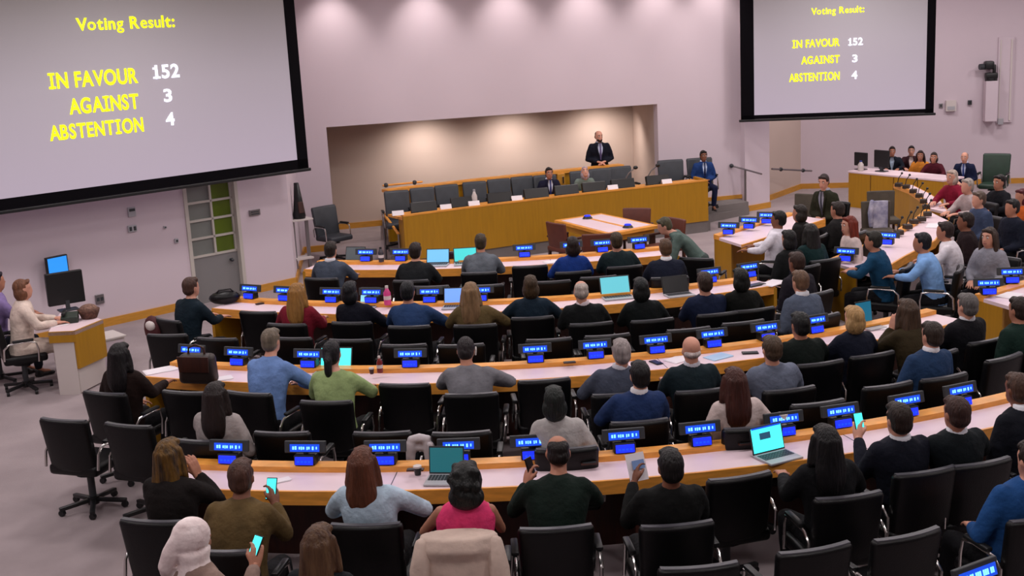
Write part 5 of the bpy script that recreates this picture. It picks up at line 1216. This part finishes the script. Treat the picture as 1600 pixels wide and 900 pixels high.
rz = PINKF-PI/2
BEIGE = mat('beige_jacket_cloth', (206, 184, 170), .85, noise=.08, scale=10, bump=.5, bscale=12)
drape('beige jacket draped over the chair back of the person in pink top', PINKB.x, PINKB.y, rz, .52, .965, .36, BEIGE, y0=-.31)
bx = Vector((0, -.40, .55))
t = thing('shoulder_bag', 'pale bag with dark loop strap hanging behind the beige jacket', 'bag', (PINKB.x+.47*math.sin(rz), PINKB.y-.47*math.cos(rz), .03), rz)
obj('strap', MB().tube([(-.075, -.02, .50), (-.07, -.03, .62), (-.035, -.04, .70), (.03, -.04, .70), (.065, -.03, .62), (.07, -.02, .50)], .008, 8).me(True), M_DKWOOD, t)
obj('bag_body', mesh_of(*loft([(0, -.02, .22, .12, .05), (0, -.02, .30, .14, .06), (0, -.02, .48, .12, .05), (0, -.02, .52, .09, .02)], 16)), BEIGE, t)
p = at(655, 684, .88); f = face_row('C', p.x, p.y)
hang('white jacket hanging between two empty chairs behind nearest desk', p.x, p.y, .83, R(f)-PI/2, 1.0, mat('white_jacket_cloth', (196, 188, 192), .85, noise=.08, scale=10, bump=.5, bscale=12))
p = BLUEB
t = thing('shoulder_bag', 'red and white bag hung on the chair of person in dark teal suit', 'bag', (TEALB.x-.30*math.cos(TEALF)-.22*math.sin(TEALF), TEALB.y-.30*math.sin(TEALF)+.22*math.cos(TEALF), .62), TEALF-PI/2)
obj('bag_body', mesh_of(*ell((0, 0, .16), (.14, .08, .17))), mat('dark_red_cloth', (70, 20, 26), .7), t); obj('white_patch', mesh_of(*ell((.03, -.05, .22), (.08, .05, .06))), M_WHITEP, t)
# wooden chairs with taupe backs by the inner right wing
for px, py, face, lab in ((1262, 305, 215, 'taupe empty chair left of the person in olive suit'), (1376, 300, 250, 'taupe empty chair in front of the curved wooden wing desk'), (1368, 316, 250, 'taupe empty chair with a white and blue jacket by the right wing')):
    fr_ = R(face); p = at(px, py, .90)
    t = thing('side_chair', lab, 'chair', (p.x+.24*math.cos(fr_), p.y+.24*math.sin(fr_), 0), fr_-PI/2, 'taupe side chairs')
    bm = slab(.48, .50, .06, .02, .03, .1); bmesh.ops.translate(bm, vec=(0, -.24, .67), verts=bm.verts); obj('backrest', bm_mesh(bm, True), M_TANL, t)
    obj('seat', MB().box((0, 0, .44), (.5, .48, .09), bevel=.03).me(True), M_TANL, t)
    for sx in (-1, 1):
        for sy in (-1, 1): obj('leg', MB().box((sx*.22, sy*.2, .2), (.04, .04, .4)).me(), M_DKWOOD, t)
t = thing('draped_jacket', 'white and blue jacket hung on the taupe chair by right wing', 'jacket', (p.x+.24*math.cos(fr_), p.y+.24*math.sin(fr_), 0), fr_-PI/2)
WB = mat('white_blue_cloth', (210, 206, 220), .85, noise=.5, scale=5, col2=(36, 44, 110))
bm = slab(.26, .46, .03, .012, .03, .1); bmesh.ops.translate(bm, vec=(-.06, -.185, .70), verts=bm.verts); obj('cloth_body', bm_mesh(bm, True), WB, t)
obj('sleeve', mesh_of(*limb([(.07, -.17, .92), (.10, -.15, .74), (.09, -.14, .52)], [.04, .045, .035], 10)), WB, t)
# microphones along the curved wing desks
for i, (px, py) in enumerate(((1404, 291), (1416, 294), (1427, 301), (1436, 308), (1443, 317), (1447, 326), (1449, 337), (1440, 345), (1428, 349), (1418, 357), (1404, 366))):
    p = at(px, py, .78); t = thing('desk_microphone', 'dark desk microphone unit, %s along the right wing desks' % ORD[i].replace('leftmost', 'farthest'), 'microphone', (p.x, p.y, .775), R(40+i*4), 'wing desk microphones')
    obj('base', MB().box((0, 0, .035), (.13, .12, .07), bevel=.01).me(), mat('brown_plastic', (52, 40, 30), .5), t); obj('stem', MB().tube([(0, .02, .06), (0, 0, .16), (.01, -.05, .24)], .008, 6).me(True), M_PLAST, t)
    obj('microphone_head', MB().sphere((.01, -.055, .25), .022).me(True), M_PLAST, t)
for o in list(COL.objects):
    if o.type == 'MESH' and o.parent is None and 'label' not in o and 'kind' not in o: print('UNTAGGED', o.name)
tri = sum(sum(len(p.vertices)-2 for p in me.polygons) for me in bpy.data.meshes)
print('TRIS', tri, 'OBJECTS', len(COL.objects))
